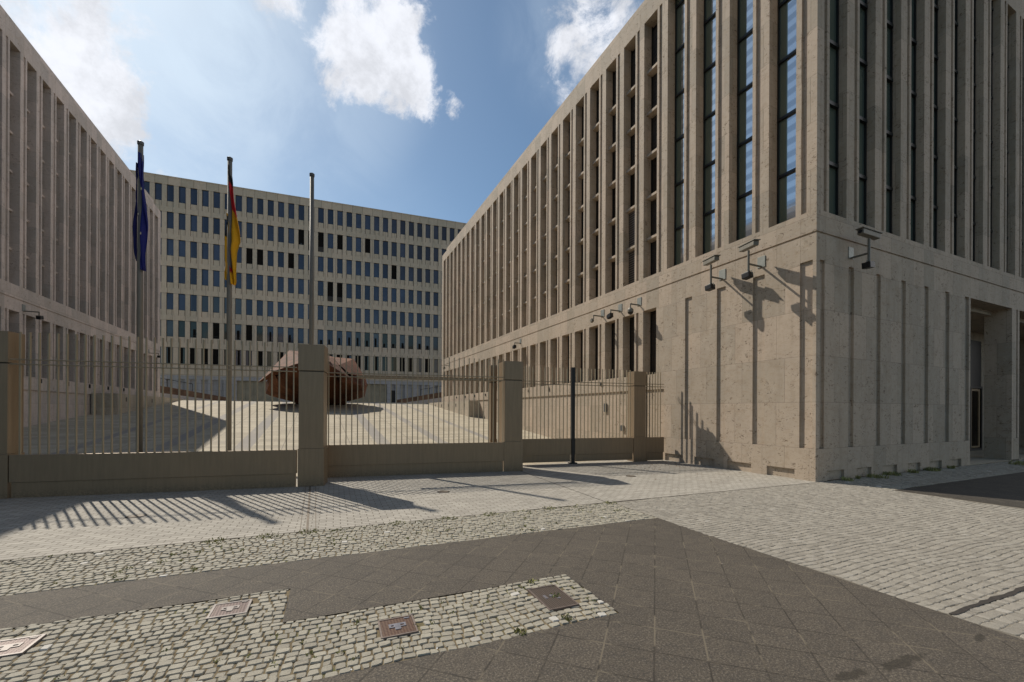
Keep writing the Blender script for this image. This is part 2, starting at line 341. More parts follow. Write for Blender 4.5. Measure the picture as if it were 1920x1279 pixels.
# ------------------------------------------------------------------ setts as real stones
COVERS=[(-1.99,4.21,.28,.27),(-.67,4.26,.285,.275),(.575,3.38,.275,.285),(1.95,3.34,.295,.45)]
def stones(name,regions,size,mat,joint,label,wav=.012,hvar=.005,skip=None,zt=0.0,world=False,angle=0.0,jit=.085,lip=.006):
    mb=MB().mat(mat); rnd=random.Random(len(name))
    ca,sa=math.cos(angle),math.sin(angle)
    for (p0,p1,q0,q1) in regions:
        q=q0
        while q<q1-size*.4:
            h=min(size*rnd.uniform(.86,1.14),q1-q)
            p=p0+rnd.uniform(0,.02)
            while p<p1-size*.35:
                w=min(size*rnd.uniform(.75,1.35),p1-p)
                cx=p+w/2;cy=q+h/2
                def P(a,b):
                    n=noise.noise(Vector((a*1.1,b*1.1,.3)))*wav*4; n2=noise.noise(Vector((a*1.3,b*1.3,7.3)))*wav*4
                    return (a+n,b+n2)
                j=joint*rnd.uniform(.5,1.0); dz=rnd.uniform(-hvar,hvar)+zt
                cs=[]
                for sx,sy in ((0,0),(1,0),(1,1),(0,1)):
                    a=p+j+(w-2*j)*sx+rnd.uniform(-1,1)*size*jit; b=q+j+(h-2*j)*sy+rnd.uniform(-1,1)*size*jit; cs.append(P(a,b))
                W_=(lambda a,b,z:Vector((a,b,z))) if world else pv
                c0=W_(cx,cy,0)
                ok=True
                if skip:
                    for sx,sy,ww,hh in skip:
                        if abs(c0.x-sx)<ww/2+w*.10 and abs(c0.y-sy)<hh/2+h*.10: ok=False
                if ok:
                    m=(sum(c[0] for c in cs)/4,sum(c[1] for c in cs)/4)
                    ring0=[W_(c[0],c[1],-.03) for c in cs]; tl=[rnd.uniform(-.002,.002) for _ in cs]
                    # eight sided top outline, slightly rounded
                    mid=[((cs[i][0]+cs[(i+1)%4][0])/2,(cs[i][1]+cs[(i+1)%4][1])/2) for i in range(4)]
                    out=[]
                    for i in range(4):
                        c=cs[i]; k=.86; out.append((m[0]+(c[0]-m[0])*.93,m[1]+(c[1]-m[1])*.93)); out.append((m[0]+(mid[i][0]-m[0])*1.03,m[1]+(mid[i][1]-m[1])*1.03))
                    r1=[W_(a,b,dz-.020) for a,b in out]
                    r2=[W_(m[0]+(a-m[0])*.97,m[1]+(b-m[1])*.97,dz-lip+tl[i//2]) for i,(a,b) in enumerate(out)]
                    r3=[W_(m[0]+(a-m[0])*.82,m[1]+(b-m[1])*.82,dz+.001+tl[i//2]) for i,(a,b) in enumerate(out)]
                    V=r1+r2+r3; F=[]
                    for k in (0,8):
                        for i in range(8): F.append((k+i,k+(i+1)%8,k+8+(i+1)%8,k+8+i))
                    F.append(tuple(range(16,24)))
                    mb.add(V,F)
                p+=w
            q+=h
    o=mb.build(name,None,(0,0,0)); 
    return tag(o,label,'paving stones',kind='stuff')
stones('mosaic_cobbles',[(-9,-2.55,-2.39,-1.5),(-9,-5.15,-1.5,-.8)],.074,'cobA',.0042,'small grey granite mosaic cobbles inset in the dark slabs',skip=COVERS)
stones('strip_cobbles',[(-13,0,0,1.24)],.078,'cobA',.004,'band of grey granite cobbles between slabs and block paving')
stones('pale_setts',[(0,6.5,-5.4,1.235)],.082,'cobB',.001,'pale worn granite setts in front of the stone corner',wav=.016,hvar=.0015,jit=.09,lip=.0025)
stones('wall_setts',[(11.42,24,4.92,6.22)],.11,'cobA',.005,'granite setts along the foot of the shaded wall',wav=.014,world=True)
# ------------------------------------------------------------------ east wing
XW=11.055; YW=6.263; ZG=6.15; ZB=6.68; ZT=16.22
SOLE=-.3
def wing(side,K,nearY,farY,court,blind_until,lower_from,stone,label,front=None,name='stone_office_wing'):
    sg=1 if side=='E' else -1
    cx=XW if side=='E' else -11.06
    T=lambda x,y,z:(x*K,y*K,1.7+(z-1.7)*K)
    def bx(mb,d0,d1,y0,y1,z0,z1):     # court-face box, d = depth behind the face
        a=T(cx+sg*d0,y0,z0); b=T(cx+sg*d1,y1,z1); mb.box(a[0],b[0],a[1],b[1],a[2],b[2])
    root=thing(name,T(cx,nearY,1.7-1.7/K),label,'building','stone office wings beside the court')
    wall=MB().mat(stone)
    DP=.42
    fd=.5 if front else 0   # the front face takes the first strip of the corner
    # bands
    bx(wall,0,DP,nearY+fd,farY,ZG+.0,ZB); bx(wall,.03,DP,nearY+fd,farY,ZG-.05,ZG)
    bx(wall,0,DP,nearY+fd,farY,5.46 if side=='E' else 5.62,ZG-.05)
    bx(wall,0,DP,nearY+fd,farY,ZT,16.78); bx(wall,.004,DP,nearY+fd,farY,16.78,16.92)
    # piers between the tall openings
    def solid(a,b,z0,z1,plain=False):
        if plain or b-a<.4: bx(wall,0,DP,a,b,z0,z1); return
        if side=='E': bx(wall,0,DP,a,b-.23,z0,z1); bx(wall,.05,DP,b-.23,b-.10,z0,z1); bx(wall,0,DP,b-.10,b,z0,z1)
        else: bx(wall,0,DP,a,b-.23,z0,z1); bx(wall,.05,DP,b-.23,b-.10,z0,z1); bx(wall,0,DP,b-.10,b,z0,z1)
    ops=sorted(court)
    prev=nearY+fd
    for a,b,kind in ops:
        if prev==nearY+fd and front:
            bx(wall,.05,DP,6.50+.263*0+fd*0+.263,6.763,ZB,ZT) if False else None
        solid(prev,a,ZB,ZT,plain=(prev==nearY+fd)); prev=b
    solid(prev,farY,ZB,ZT,True)
    # lower storey
    lo=5.46 if side=='E' else 5.62; sill=3.06
    low=[(a,b) for a,b,k in ops if a>lower_from]
    prev=blind_until
    for a,b in low:
        solid(prev,a,sill,lo,plain=(prev==blind_until)); prev=b
    solid(prev,farY,sill,lo,True)
    bx(wall,0,DP,blind_until,farY,2.5,sill); bx(wall,.05,DP,blind_until,farY,SOLE,2.5)
    # far end wall and core
    a=T(cx+sg*DP,farY-.3,SOLE); b=T(cx+sg*14,farY,16.92); wall.box(a[0],b[0],a[1],b[1],a[2],b[2])
    # parapet set back
    a=T(cx+sg*.34,nearY+.34,16.92); b=T(cx+sg*.9,farY-.34,17.58); wall.box(a[0],b[0],a[1],b[1],a[2],b[2])
    # blind wall with recessed strips and foot niches
    if blind_until>nearY+1:
        z0,z1=.80,5.46 if side=='E' else 5.62
        gr=[g for g in GROOVES[side] if g[1]<blind_until]
        st=nearY+fd; y=st
        for g0,g1 in gr:
            if g0>y: bx(wall,0,DP,y,g0,z0,z1)
            if g1>st: bx(wall,.048,DP,max(g0,st),g1,z0,z1-.0)
            y=max(g1,st)
        bx(wall,0,DP,y,blind_until,z0,z1)
        y=st; zz=.25
        bx(wall,0,DP,st,blind_until,zz,z0)
        for g0,g1 in NICHES[side]:
            if g1>blind_until: break
            bx(wall,0,DP,y,g0,SOLE,zz); bx(wall,.06,DP,g0,g1,SOLE,zz); y=g1
        bx(wall,0,DP,y,blind_until,SOLE,zz)
    if front: front(wall)
    w=wall.build('wall',root)
    core=MB().mat('dark'); a=T(cx+sg*(DP+.0),nearY+1.2,SOLE); b=T(cx+sg*(DP+.25),farY-.3,16.9); core.box(a[0],b[0],a[1],b[1],a[2],b[2]); core.build('interior',root)
    rf=MB().mat('roof'); a=T(cx+sg*.9,nearY+.9,17.1); b=T(cx+sg*14,farY-.34,17.3); rf.box(a[0],b[0],a[1],b[1],a[2],b[2]); rf.build('roof',root)
    # windows
    def proto(kind):
        return None
    cache={}
    def window(kind,a,b,z0,z1):
        key=(kind,round(b-a,2),z0)
        base=Vector(T(cx,a,z0))
        if key in cache:
            src=cache[key]; o=src.copy(); COL.objects.link(o); o.parent=root; o.location=base-WP[root.name]; WP[o.name]=base
            for ch in src.children:
                c=ch.copy(); COL.objects.link(c); c.parent=o
            return o
        fr=MB(); gl=MB(); sills=[]
        GD=.385
        if kind=='glass':
            fr.mat('mull'); bx(fr,GD-.05,GD,a,a+.04,z0,z1); bx(fr,GD-.05,GD,b-.04,b,z0,z1)
            for i in range(7):
                z=z0+1.43+i*1.56-.04*0; 
                if z<z1-.1: bx(fr,GD-.07,GD-.01,a+.03,b-.03,z-.05,z+.02)
            gl.mat('glassA'); c=a+(b-a)*.64; bx(gl,GD-.01,GD+.02,a+.04,c,z0,z1); gl.mat('glassG'); bx(gl,GD-.01,GD+.02,c,b-.04,z0,z1)
            fr.mat('mull')
        elif kind in('office','louvre'):
            fr.mat('mull'); bx(fr,GD-.035,GD+.01,a,a+.03,z0,z1); bx(fr,GD-.035,GD+.01,b-.03,b,z0,z1); n=6
            for i in range(n):
                zb=z0+.0+(i*1.565 if i else 0); zt=min(z1,z0+(i+1)*1.565-.02)
                dk='glassdark' if (i==2 and a<16) else 'blind'
                if kind=='louvre' and i in(0,1): dk='louvre'
                gl.mat(dk); bx(gl,GD-.0+(.0 if dk!='louvre' else -.1),GD+.02,a,b,zb,zt)
                fr.mat('mull'); bx(fr,GD-.04,GD,a+.01,b-.01,zb+.002,zb+.05)
                if dk=='blind':
                    for q in range(10): 
                        zz=zb+.1+q*.14
                        bx(fr,GD-.012,GD,a+.02,b-.02,zz,zz+.012)
                if i<n-1:
                    z=z0+(i+1)*1.565
                    P=[]
                    for (d,zl,zh) in ((GD,z-.17,z-.01),(.13 if side=='E' else .21,z-.14,z-.05)):
                        P.append((d,zl,zh))
                    (d0,l0,h0),(d1,l1,h1)=P
                    pts=[T(cx+sg*d0,a,l0),T(cx+sg*d0,b,l0),T(cx+sg*d1,b,l1),T(cx+sg*d1,a,l1),T(cx+sg*d0,a,h0),T(cx+sg*d0,b,h0),T(cx+sg*d1,b,h1),T(cx+sg*d1,a,h1)]
                    sb=MB().mat(stone); sb.hexa(pts); sills.append(sb)
        else:
            gl.mat('blind'); bx(gl,GD,GD+.02,a,b,z0,z1); fr.mat('mull'); bx(fr,GD-.035,GD+.01,a,a+.03,z0,z1); bx(fr,GD-.035,GD+.01,b-.03,b,z0,z1); bx(fr,GD-.04,GD,a+.01,b-.01,z0+.001,z0+.06); bx(fr,GD-.04,GD,a+.01,b-.01,z1-.06,z1-.001)
            for q in range(16): bx(fr,GD-.012,GD,a+.02,b-.02,z0+.12+q*.145,z0+.13+q*.145)
        o=fr.build('window',root,org=base)
        g=gl.build('pane',o,org=base)
        for sb in sills: sb.build('sill',o,org=base)
        cache[key]=o; return o
    for a,b,k in ops: window(k,a,b,ZB,ZT)
    for a,b in low: window('low',a,b,sill,lo)
    return root
GROOVES={'E':[(6.347,6.651),(7.577,7.919),(8.788,9.094),(10.035,10.321)],'W':[]}
NICHES={'E':[(6.733+.03,7.498),(7.955,8.721),(9.148,9.915),(10.4,11.18)],'W':[]}
courtE=[(6.734+.03*(k==0)+1.221*k,7.474+1.221*k,'glass') for k in range(4)]+[(11.635+1.1565*j,12.31+1.1565*j,'louvre' if j==1 else 'office') for j in range(25)]
FO=[(11.56+1.322*k,12.32+1.322*k) for k in range(15)]
FG=[(11.20,11.396),(12.43,12.67),(13.74,13.95),(15.03,15.27),(16.34,16.59),(17.62,17.9),(18.95,19.25)]
FN=[(11.534,12.269),(12.82,13.53),(14.09,14.84),(15.39,16.14),(16.73,17.45),(18.01,18.75)]
XE=31.5; FD=.5
def front_east(w):
    y=YW
    def bx(d0,d1,x0,x1,z0,z1): w.box(x0,x1,y+d0,y+d1,z0,z1)
    x0=XW
    bx(0,FD,x0,XE,ZG,ZB); bx(.03,FD,x0+.03,XE,ZG-.05,ZG); bx(0,FD,x0,XE,5.46,ZG-.05)
    bx(0,FD,x0,XE,ZT,16.78); bx(.004,FD,x0+.004,XE,16.78,16.92)
    # corner pier, with the court-side strip: fin / groove
    prev=x0
    for i,(a,b) in enumerate(FO):
        if i==0:
            # corner block: court-side face has a shallow strip at y 6.50..6.63
            w.box(x0,a-.23,y,y+.237,ZB,ZT); w.box(x0+.05,a-.23,y+.237,y+.367,ZB,ZT); w.box(x0,a-.23,y+.367,y+FD,ZB,ZT)
        else: bx(0,FD,prev,a-.23,ZB,ZT)
        bx(.05,FD,a-.23,a-.10,ZB,ZT); bx(0,FD,a-.10,a,ZB,ZT); prev=b
    bx(0,FD,prev,XE,ZB,ZT)
    # blind lower wall up to the porch at x=19.36
    z0,z1=.8,5.46; xq=x0
    for k,(a,b) in enumerate(FG):
        if k==0:
            w.box(x0,a,y,y+.084,z0,z1); w.box(x0+.048,a+.2,y+.084,y+.388,z0,z1); w.box(x0,a+.2,y+.388,y+FD,z0,z1) # court-side groove of the corner
        else: bx(0,FD,xq,a,z0,z1)
        bx(.06,(FD if k else .084),a,b,z0,z1)
        if k==0: bx(.084,FD,b-.0,b+.2,z0,z1); bx(0,.084,b,b+.2,z0,z1); b+=.2
        xq=b
    bx(0,FD,xq,19.36,z0,z1)
    bx(0,FD,x0,19.36,.24,z0); xq=x0
    for a,b in FN: bx(0,FD,xq,a,SOLE,.24); bx(.06,FD,a,b,SOLE,.24); xq=b
    bx(0,FD,xq,19.36,SOLE,.24)
    # porch: jambs and piers
    w.box(19.16,19.36,y+FD,y+2.6,SOLE,5.46)
    for a,b in ((22.65,23.3),(26.6,27.25),(30.6,XE)): w.box(a,b-.28,y,y+.70,SOLE,5.46); w.box(b-.28,b-.14,y+.05,y+.70,.8,5.46); w.box(b-.28,b-.14,y,y+.70,SOLE,.8); w.box(b-.14,b,y,y+.70,SOLE,5.46)
    w.box(19.36,XE,y+FD,y+2.6,5.3,5.46)
    w.box(19.16,26.2,y+2.25,y+2.6,SOLE,5.3); w.box(27.4,XE,y+2.25,y+2.6,SOLE,5.3); w.box(26.2,27.4,y+2.25,y+2.6,4.95,5.3)
    # parapet of the front
    w.box(x0+.9,XE,y+.34,y+.9,16.92,17.58)
    w.box(XE-.3,XE,y+.7,y+12,SOLE,16.92)
east=wing('E',1.0,YW,40.63,courtE,11.25,11.3,'stone','pale travertine office wing on the right with a sunlit court face and shaded front corner',front_east)
# front face windows
base0=None
for i,(a,b) in enumerate(FO):
    base=Vector((a,YW,ZB))
    if base0 is None:
        fr=MB().mat('mull'); gl=MB()
        fr.box(a,a+.05,YW+.19,YW+.26,ZB,ZT); fr.box(b-.05,b,YW+.19,YW+.26,ZB,ZT)
        for k in range(7):
            z=ZB+1.43+k*1.56
            if z<ZT-.1: fr.box(a+.04,b-.04,YW+.16,YW+.25,z-.06,z+.03)
        gl.mat('glassG'); gl.box(a+.05,b-.05,YW+.235,YW+.27,ZB,ZT)
        base0=fr.build('window',east,org=base); gl.build('pane',base0,org=base)
    else:
        o=base0.copy(); COL.objects.link(o); o.parent=east; o.location=base-WP[east.name]; WP[o.name]=base
        for ch in base0.children: c=ch.copy(); COL.objects.link(c); c.parent=o
# porch door
mb=MB().mat('black'); y=YW+2.26
mb.box(26.2,26.3,y-.06,y+.06,0,2.9); mb.box(27.3,27.4,y-.06,y+.06,0,2.9); mb.box(26.3,27.3,y-.06,y+.06,2.8,2.9); mb.box(26.3,27.3,y-.06,y+.06,0,.12); mb.box(26.2,27.4,y,y+.05,2.9,4.95)
door=mb.build('door',east)
mb=MB().mat('door_gold'); mb.box(26.34,26.42,y-.03,y+.03,.15,2.77); mb.box(27.1,27.22,y-.03,y+.03,.15,2.77); mb.box(26.42,27.1,y-.03,y+.03,2.68,2.77); mb.box(26.42,27.1,y-.03,y+.03,.15,.22); mb.build('leaf_frame',door)
mb=MB().mat('glassdark'); mb.box(26.42,27.1,y,y+.015,.22,2.68); mb.build('pane',door)
mb=MB().mat('plaza'); mb.box(19.36,XE,YW+.0,YW+2.25,-.05,.02); mb.build('porch_floor',east)
KW=1.065
courtW=[(23.36+1.0862*k,24.005+1.0862*k,'office') for k in range(-9,16)]
west=wing('W',KW,6.0,40.9,courtW,13.3,13.4,'stone_west','shaded stone office wing on the left of the court',None)
# small lamps and fittings in the walls
def fitting(parent,x,y,z,sg,w=.07,h=.17,d=.04,m='black'):
    mb=MB().mat(m); mb.box(x,x-sg*d,y-w/2,y+w/2,z-h/2,z+h/2); return mb.build('wall_lamp',parent)
for yy in (25.44,27.67,29.82,32.02,34.18,36.35): fitting(west,-11.06*KW,yy*KW,1.7+(2.92-1.7)*KW,-1,.14,.2)
for yy in (14.85,19.37,21.73,24.05,28.6,30.92,33.25,35.6): fitting(east,XW,yy,2.86,1,.09,.16)
for (yy,z,w,h,m) in ((14.6,1.855,.15,.36,'plate_grey'),(13.5,1.03,.16,.22,'plate_grey')):
    mb=MB().mat(m); mb.box(XW+.05,XW-.01,yy-w/2,yy+w/2,z-h/2,z+h/2); mb.build('service_flap',east)
# small notice in a wall strip
nt=thing('notice',(XW+.072,8.93,3.06),'small white notice with a black camera symbol on the sunlit wall','notice')
mb=MB().mat('white'); mb.box(XW+.062,XW+.075,8.87,9.0,2.955,3.165); mb.build('board',nt)
mb=MB().mat('black'); X=XW+.060
def quad(mb,pts,x): mb.add([(x,a,b) for a,b in pts]+[(x+.002,a,b) for a,b in pts],[(0,1,2,3),(7,6,5,4),(0,4,5,1),(1,5,6,2),(2,6,7,3),(3,7,4,0)])
quad(mb,[(8.975,3.055),(8.895,3.09),(8.888,3.122),(8.968,3.087)],X); quad(mb,[(8.94,3.10),(8.93,3.10),(8.93,3.155),(8.94,3.155)],X)
mb.build('camera_symbol',nt)
mb=MB().mat('plate_grey'); quad(mb,[(8.985,2.985),(8.885,2.985),(8.885,3.008),(8.985,3.008)],X); mb.build('text_line',nt)
# ------------------------------------------------------------------ ramp walls at the court's far sides
def rampwall(sg,x_in,y0,y1,ztop,label,niche):
    r=thing('ramp_wall',(sg*x_in,y0,plz(y0)),label,'wall','stone ramp walls at the wing ends')
    mb=MB().mat('stone_rampw'); X0=sg*x_in; X1=sg*(x_in+.35); X2=sg*(XW-.01 if sg>0 else 11.77)
    if abs(X2)-x_in>.35: mb.box(X0,X1,y0,y1,.2,ztop); mb.box(X1,X2,y0,y0+.35,.2,ztop)
    else: mb.box(X0,X2,y0,y1,.2,ztop)
    mb.build('wall',r)
    for k in range(6):
        l=MB().mat('black'); yy=y0+1.2+k*2.2; l.box(X0,X0-sg*.02,yy-.06,yy+.06,ztop-.45,ztop-.2); l.build('wall_lamp',r)
    return r
rampwall(1,10.31,30.05,44.5,2.48,'low sunlit stone ramp wall at the foot of the right wing',False)
rw=rampwall(-1,10.60,31.95,46,2.62,'low shaded stone ramp wall at the foot of the left wing',True)
def backramp(sg,label):
    x0,x1=sg*8.6,sg*15.5; Y=52
    r=thing('sloping_ramp',(x0,Y,2.5),label,'ramp','brown sloping ramp walls by the far building')
    mb=MB().mat('brownwall'); mb.hexa([(x0,Y,2.49),(x1,Y,2.49),(x1,Y+.25,2.49),(x0,Y+.25,2.49),(x0,Y,2.98),(x1,Y,4.3),(x1,Y+.25,4.3),(x0,Y+.25,2.98)]); mb.build('parapet',r)
    mb=MB().mat('stone_base'); mb.hexa([(x0+sg*1.2,Y-.08,2.49),(x1,Y-.08,2.49),(x1,Y-.003,2.49),(x0+sg*1.2,Y-.003,2.49),(x0+sg*1.2,Y-.08,2.70),(x1,Y-.08,3.55),(x1,Y-.003,3.55),(x0+sg*1.2,Y-.003,2.70)]); mb.build('plinth',r)
    mb=MB().mat('black')
    for k in range(5):
        xx=x1-sg*k*1.0; zz=4.3-k*1.0*(1.32/6.9); mb.tube((xx,Y+.12,zz),(xx,Y+.12,zz+.75),.025,6)
    mb.tube((x1,Y+.12,5.05),(x1-sg*4,Y+.12,5.05-4*1.32/6.9),.03,6); mb.build('handrail',r)
backramp(1,'brown sloping ramp wall on the right before the far building'); backramp(-1,'brown sloping ramp wall on the left before the far building')
# ------------------------------------------------------------------ far building
KB=1.2
CAMP=Vector((0,0,1.7)); dB=Vector((.9965,-.0834,0)).normalized(); nB=Vector((-dB.y,dB.x,0))
PB=CAMP+(Vector((6.927,60.659,1.7))-CAMP)*KB
def bp(u,d,z): 
    q=PB+dB*(u*KB)+nB*d; return Vector((q.x,q.y,1.7+(z-1.7)*KB))
def bbox(mb,u0,u1,d0,d1,z0,z1):
    mb.hexa([bp(u0,d0,z0),bp(u1,d0,z0),bp(u1,d1,z0),bp(u0,d1,z0),bp(u0,d0,z1),bp(u1,d0,z1),bp(u1,d1,z1),bp(u0,d1,z1)])
bk=thing('long_office_building',tuple(bp(-7,0,2.37)),'long pale grid-fronted office block closing the far end of the court','building')
PT=1.1692; U0=-23.40; CK=range(-5,34)
ZW=[28.42-3.213*i for i in range(7)]
uL,uR=U0+PT*CK[0]-.47,U0+PT*(CK[-1]+1)
DARK={(1,12),(1,13),(1,14),(1,16),(1,19),(2,7),(2,8),(2,11),(2,22),(3,15),(3,16)}
OPEN={(1,13),(1,14),(3,15),(3,16)}
w=MB().mat('stone_back')
for k in list(CK)+[CK[-1]+1]:
    a=U0+PT*k-.47 if k!=CK[0] else uL
    b=U0+PT*k
    if k==CK[-1]+1: b=a+.02
    bbox(w,a,b,0,.6,6.52,28.42)
bbox(w,uL,uR,0,.6,28.42,29.30); bbox(w,uL-.05,uR+.05,-.05,.7,29.30,29.42)
for i,z in enumerate(ZW):
    for k in CK:
        a=U0+PT*k; b=a+PT-.47
        w.mat('blind' if (i,k) in OPEN else 'stone_back'); bbox(w,a+.045,b-.045,.07,.6,z-2.62,z-1.97); w.mat('stone_back'); bbox(w,a,a+.045,.40,.6,z-2.62,z-1.97); bbox(w,b-.045,b,.40,.6,z-2.62,z-1.97)
    zb=z-2.62; zt=(ZW[i+1] if i<6 else 6.52)
    if zb>zt: 
        for k in CK: a=U0+PT*k; bbox(w,a,a+PT-.47,.0,.6,zt,zb)
bbox(w,uL,uR,0,.6,5.80,6.52)
w.build('wall',bk)
w=MB().mat('stone_base'); bbox(w,uL,uR,-.04,.6,5.33,5.80)
g=[(-16.2,-11.6),(-3.2,1.80)]; dr=[(-17.35,-16.75),(2.35,2.92)]
for k in CK:
    a=U0+PT*k; b=a+PT-.47; 
    if any(x0-.6<a<x1+.1 for x0,x1 in g+dr): continue
    bbox(w,b,b+.47,0,.6,2.3,5.33); bbox(w,a,b,.25,.6,2.3,5.33)
bbox(w,-17.9,-17.35,0,.6,2.3,5.33); bbox(w,-16.75,-16.2,0,.6,2.3,5.33); bbox(w,-11.6,-3.2,.0,.6,2.3,5.33); bbox(w,1.8,2.35,0,.6,2.3,5.33); bbox(w,2.92,3.5,0,.6,2.3,5.33)
w.build('base_wall',bk)
for x0,x1 in g:
    m=MB().mat('tanpanel'); n=5; s=(x1-x0)/n
    for q in range(n): bbox(m,x0+s*q+.01,x0+s*(q+1)-.01,.30,.36,2.3,5.33)
    m.build('garage_door',bk)
for x0,x1 in dr:
    m=MB().mat('stone_base'); bbox(m,x0,x1,.3,.6,4.5,5.33); m.mat('black'); bbox(m,x0,x1,.3,.4,2.3,4.5); m.build('door',bk)
m=MB().mat('dark'); bbox(m,uL,uR,.62,.8,6.3,29.2); m.build('interior',bk)
m=MB().mat('stone_back'); bbox(m,uL,uL+.3,.62,16,2.3,29.3); bbox(m,uR-.3,uR,.62,16,2.3,29.3); bbox(m,uL,uR,15.7,16,2.3,29.3); m.build('side_wall',bk)
m=MB().mat('roof'); bbox(m,uL+.3,uR-.3,.8,15.7,29.0,29.15); m.build('roof',bk)
def wmat(i,k):
    if (i,k-0) in DARK: return 'bg2'
    r=random.Random(i*100+k).random()
    if i==6: return ['bg2','bg4','bg2','bg4','bg1','bg3'][int(r*5.99)]
    if i==5 and (k<9 or k>17): return ['bg4','bg2','bg4','bg3'][int(r*3.99)]
    if i==4 and 3<=k<=6: return 'bg3'
    return 'bg1'
rest=MB(); protos={}
for i,z in enumerate(ZW):
    for k in CK:
        a=U0+PT*k; b=a+PT-.47; mt=wmat(i,k); org=bp(a,0,z-1.97)
        near=(0<=k<14)
        def fill(mb):
            mb.mat('mull'); e=.025
            bbox(mb,a,a+e,.12,.20,z-1.97,z); bbox(mb,b-e,b,.12,.20,z-1.97,z); bbox(mb,a+e*.5,b-e*.5,.13,.19,z-.06,z-.002); bbox(mb,a+e*.5,b-e*.5,.13,.19,z-1.968,z-1.91)
            if i>=5 and (i+k)%2: bbox(mb,a+e*.5,b-e*.5,.14,.19,z-1.72,z-1.69)
            mb.mat(mt); bbox(mb,a+e*.6,b-e*.6,.165,.18,z-1.93,z-.03)
            rr=random.Random(i*77+k*3)
            if i>=5 and rr.random()<.65 and mt!='bg2':
                mb.mat('bg2'); q=rr.uniform(.1,.3); ww=rr.uniform(.2,.34); hh=rr.uniform(.5,1.2) if i==5 else 1.84; bbox(mb,a+q,min(b-e-.01,a+q+ww),.158,.170,z-1.90,z-1.90+hh)
            if i<5 and rr.random()<.3:
                mb.mat('bg3'); bbox(mb,a+e+.25,a+e+.36,.159,.171,z-1.90,z-1.78)
        if near:
            mb=MB(); fill(mb); mb.build('window',bk,org=org)
        else: fill(rest)
o=rest.build('window',bk); o['kind']='stuff'
# ------------------------------------------------------------------ fence along the court mouth
TA=rad(-9.2); TT=Vector((math.cos(TA),math.sin(TA),0)); NN=Vector((-TT.y,TT.x,0))
def pier(fl,width,depth,h,label,baseh=.84):
    fl=Vector(fl); r=thing('gate_pier',tuple(fl),label,'gate pier','bronze metal gate piers')
    mb=MB().mat('bronze'); mb.obox(fl,TT,NN,0,width,0,depth,0,baseh); mb.build('base_panel',r,bevel=.004)
    mb=MB().mat('bronze'); mb.obox(fl,TT,NN,.012,width-.012,.012,depth-.012,baseh+.003,2.555); mb.build('shaft',r,bevel=.004)
    mb=MB().mat('seam'); mb.obox(fl,TT,NN,.022,width-.022,.022,depth-.022,2.555,2.58); mb.build('shadow_gap',r)
    mb=MB().mat('bronze'); mb.obox(fl,TT,NN,0,width,0,depth,2.58,h); mb.build('cap',r,bevel=.006)
    return r
G1=Vector((-5.318,11.231,0)); G2=Vector((4.736,10.809,0)); P4=Vector((9.70,11.217,0))
pier(G1-TT*.56,.55,.385,3.17,'bronze metal gate pier cut by the left edge of the view')
pier((-.402,10.447,0),.537,.55,3.16,'widest bronze gate pier standing before the rusty sculpture')
pier(G2,.55,.718,3.10,'bronze gate pier in the middle between sliding gate and double gate')
pier(P4,.47,.434,3.06,'bronze gate pier nearest the travertine wall')
pier((4.753,11.889,0),.21,.30,3.09,'slim bronze guide post behind the middle gate pier')
pier(Vector((5.12,11.62,0)),.21,.30,3.09,'slim bronze guide post half hidden right behind the middle gate pier')
def gate(org,s0,s1,sp,label,name='sliding_gate',ph=0,zbot=0.0,top=3.12,group='bronze gate panels',cat='gate',topf=None):
    org=Vector(org); r=thing(name,tuple(org+TT*s0),label,cat,group)
    mb=MB().mat('bronze'); mb.obox(org,TT,NN,s0,s1,0,.10,.30,.82); mb.build('sill_panel',r,bevel=.004)
    mb=MB().mat('bronze'); mb.obox(org,TT,NN,s0+.02,s1-.02,.025,.085,zbot,.295); mb.build('kick_panel',r)
    src=None; s=s0+ph
    while s<s1-.02:
        p=org+TT*s
        if src is None:
            mb=MB().mat('bronze2'); mb.obox(p,TT,NN,-.011,.011,.03,.065,.80,top); src=mb.build('bar',r,org=p)
        else:
            c=src.copy(); COL.objects.link(c); c.parent=r; c.location=p-WP[r.name]
        s+=sp
    for z in (2.55,2.64):
        mb=MB().mat('bronze2'); mb.tube(org+TT*(s0-.0)+NN*.015+Vector((0,0,z)),org+TT*(s1)+NN*.015+Vector((0,0,z)),.013,6); mb.build('rod',r)
    return r
gate(G1,.01,4.955,.1437,'long bronze sliding gate on the left with both flagpoles behind it',ph=.135,top=3.17)
g2=gate(G2,-4.95,-.004,.1372,'bronze sliding gate between the wide pier and the middle pier',ph=.12,top=3.14)
mb=MB().mat('bronze'); mb.obox(G2,TT,NN,-3.9,-.25,.12,.19,2.525,2.61); mb.build('guide_rail',g2)
gate(P4,-4.15,-2.29,.1295,'left leaf of the bronze double gate beside the black post',name='gate_leaf',ph=.05,zbot=.07,top=3.10)
gate(P4,-2.15,-.02,.1295,'right leaf of the bronze double gate beside the black post',name='gate_leaf',ph=.08,zbot=.07,top=3.10)
fp=gate(P4,.475,1.17,.105,'short fixed bronze fence panel between last pier and wall',name='fence_panel',ph=.05,zbot=.03,top=3.05,cat='fence')
mb=MB().mat('black'); mb.obox(P4,TT,NN,.555,.585,.12,.15,0,2.95); mb.build('rear_post',fp)
cp=thing('gate_post',tuple(P4-TT*2.22),'slim black closing post in the middle of the double gate','post')
mb=MB().mat('black'); mb.obox(P4,TT,NN,-2.275,-2.165,-.02,.10,0,3.12); mb.build('post',cp,bevel=.004)
mb=MB().mat('black'); mb.obox(P4,TT,NN,-2.35,-2.09,-.05,.13,.003,.035); mb.build('foot_plate',cp)
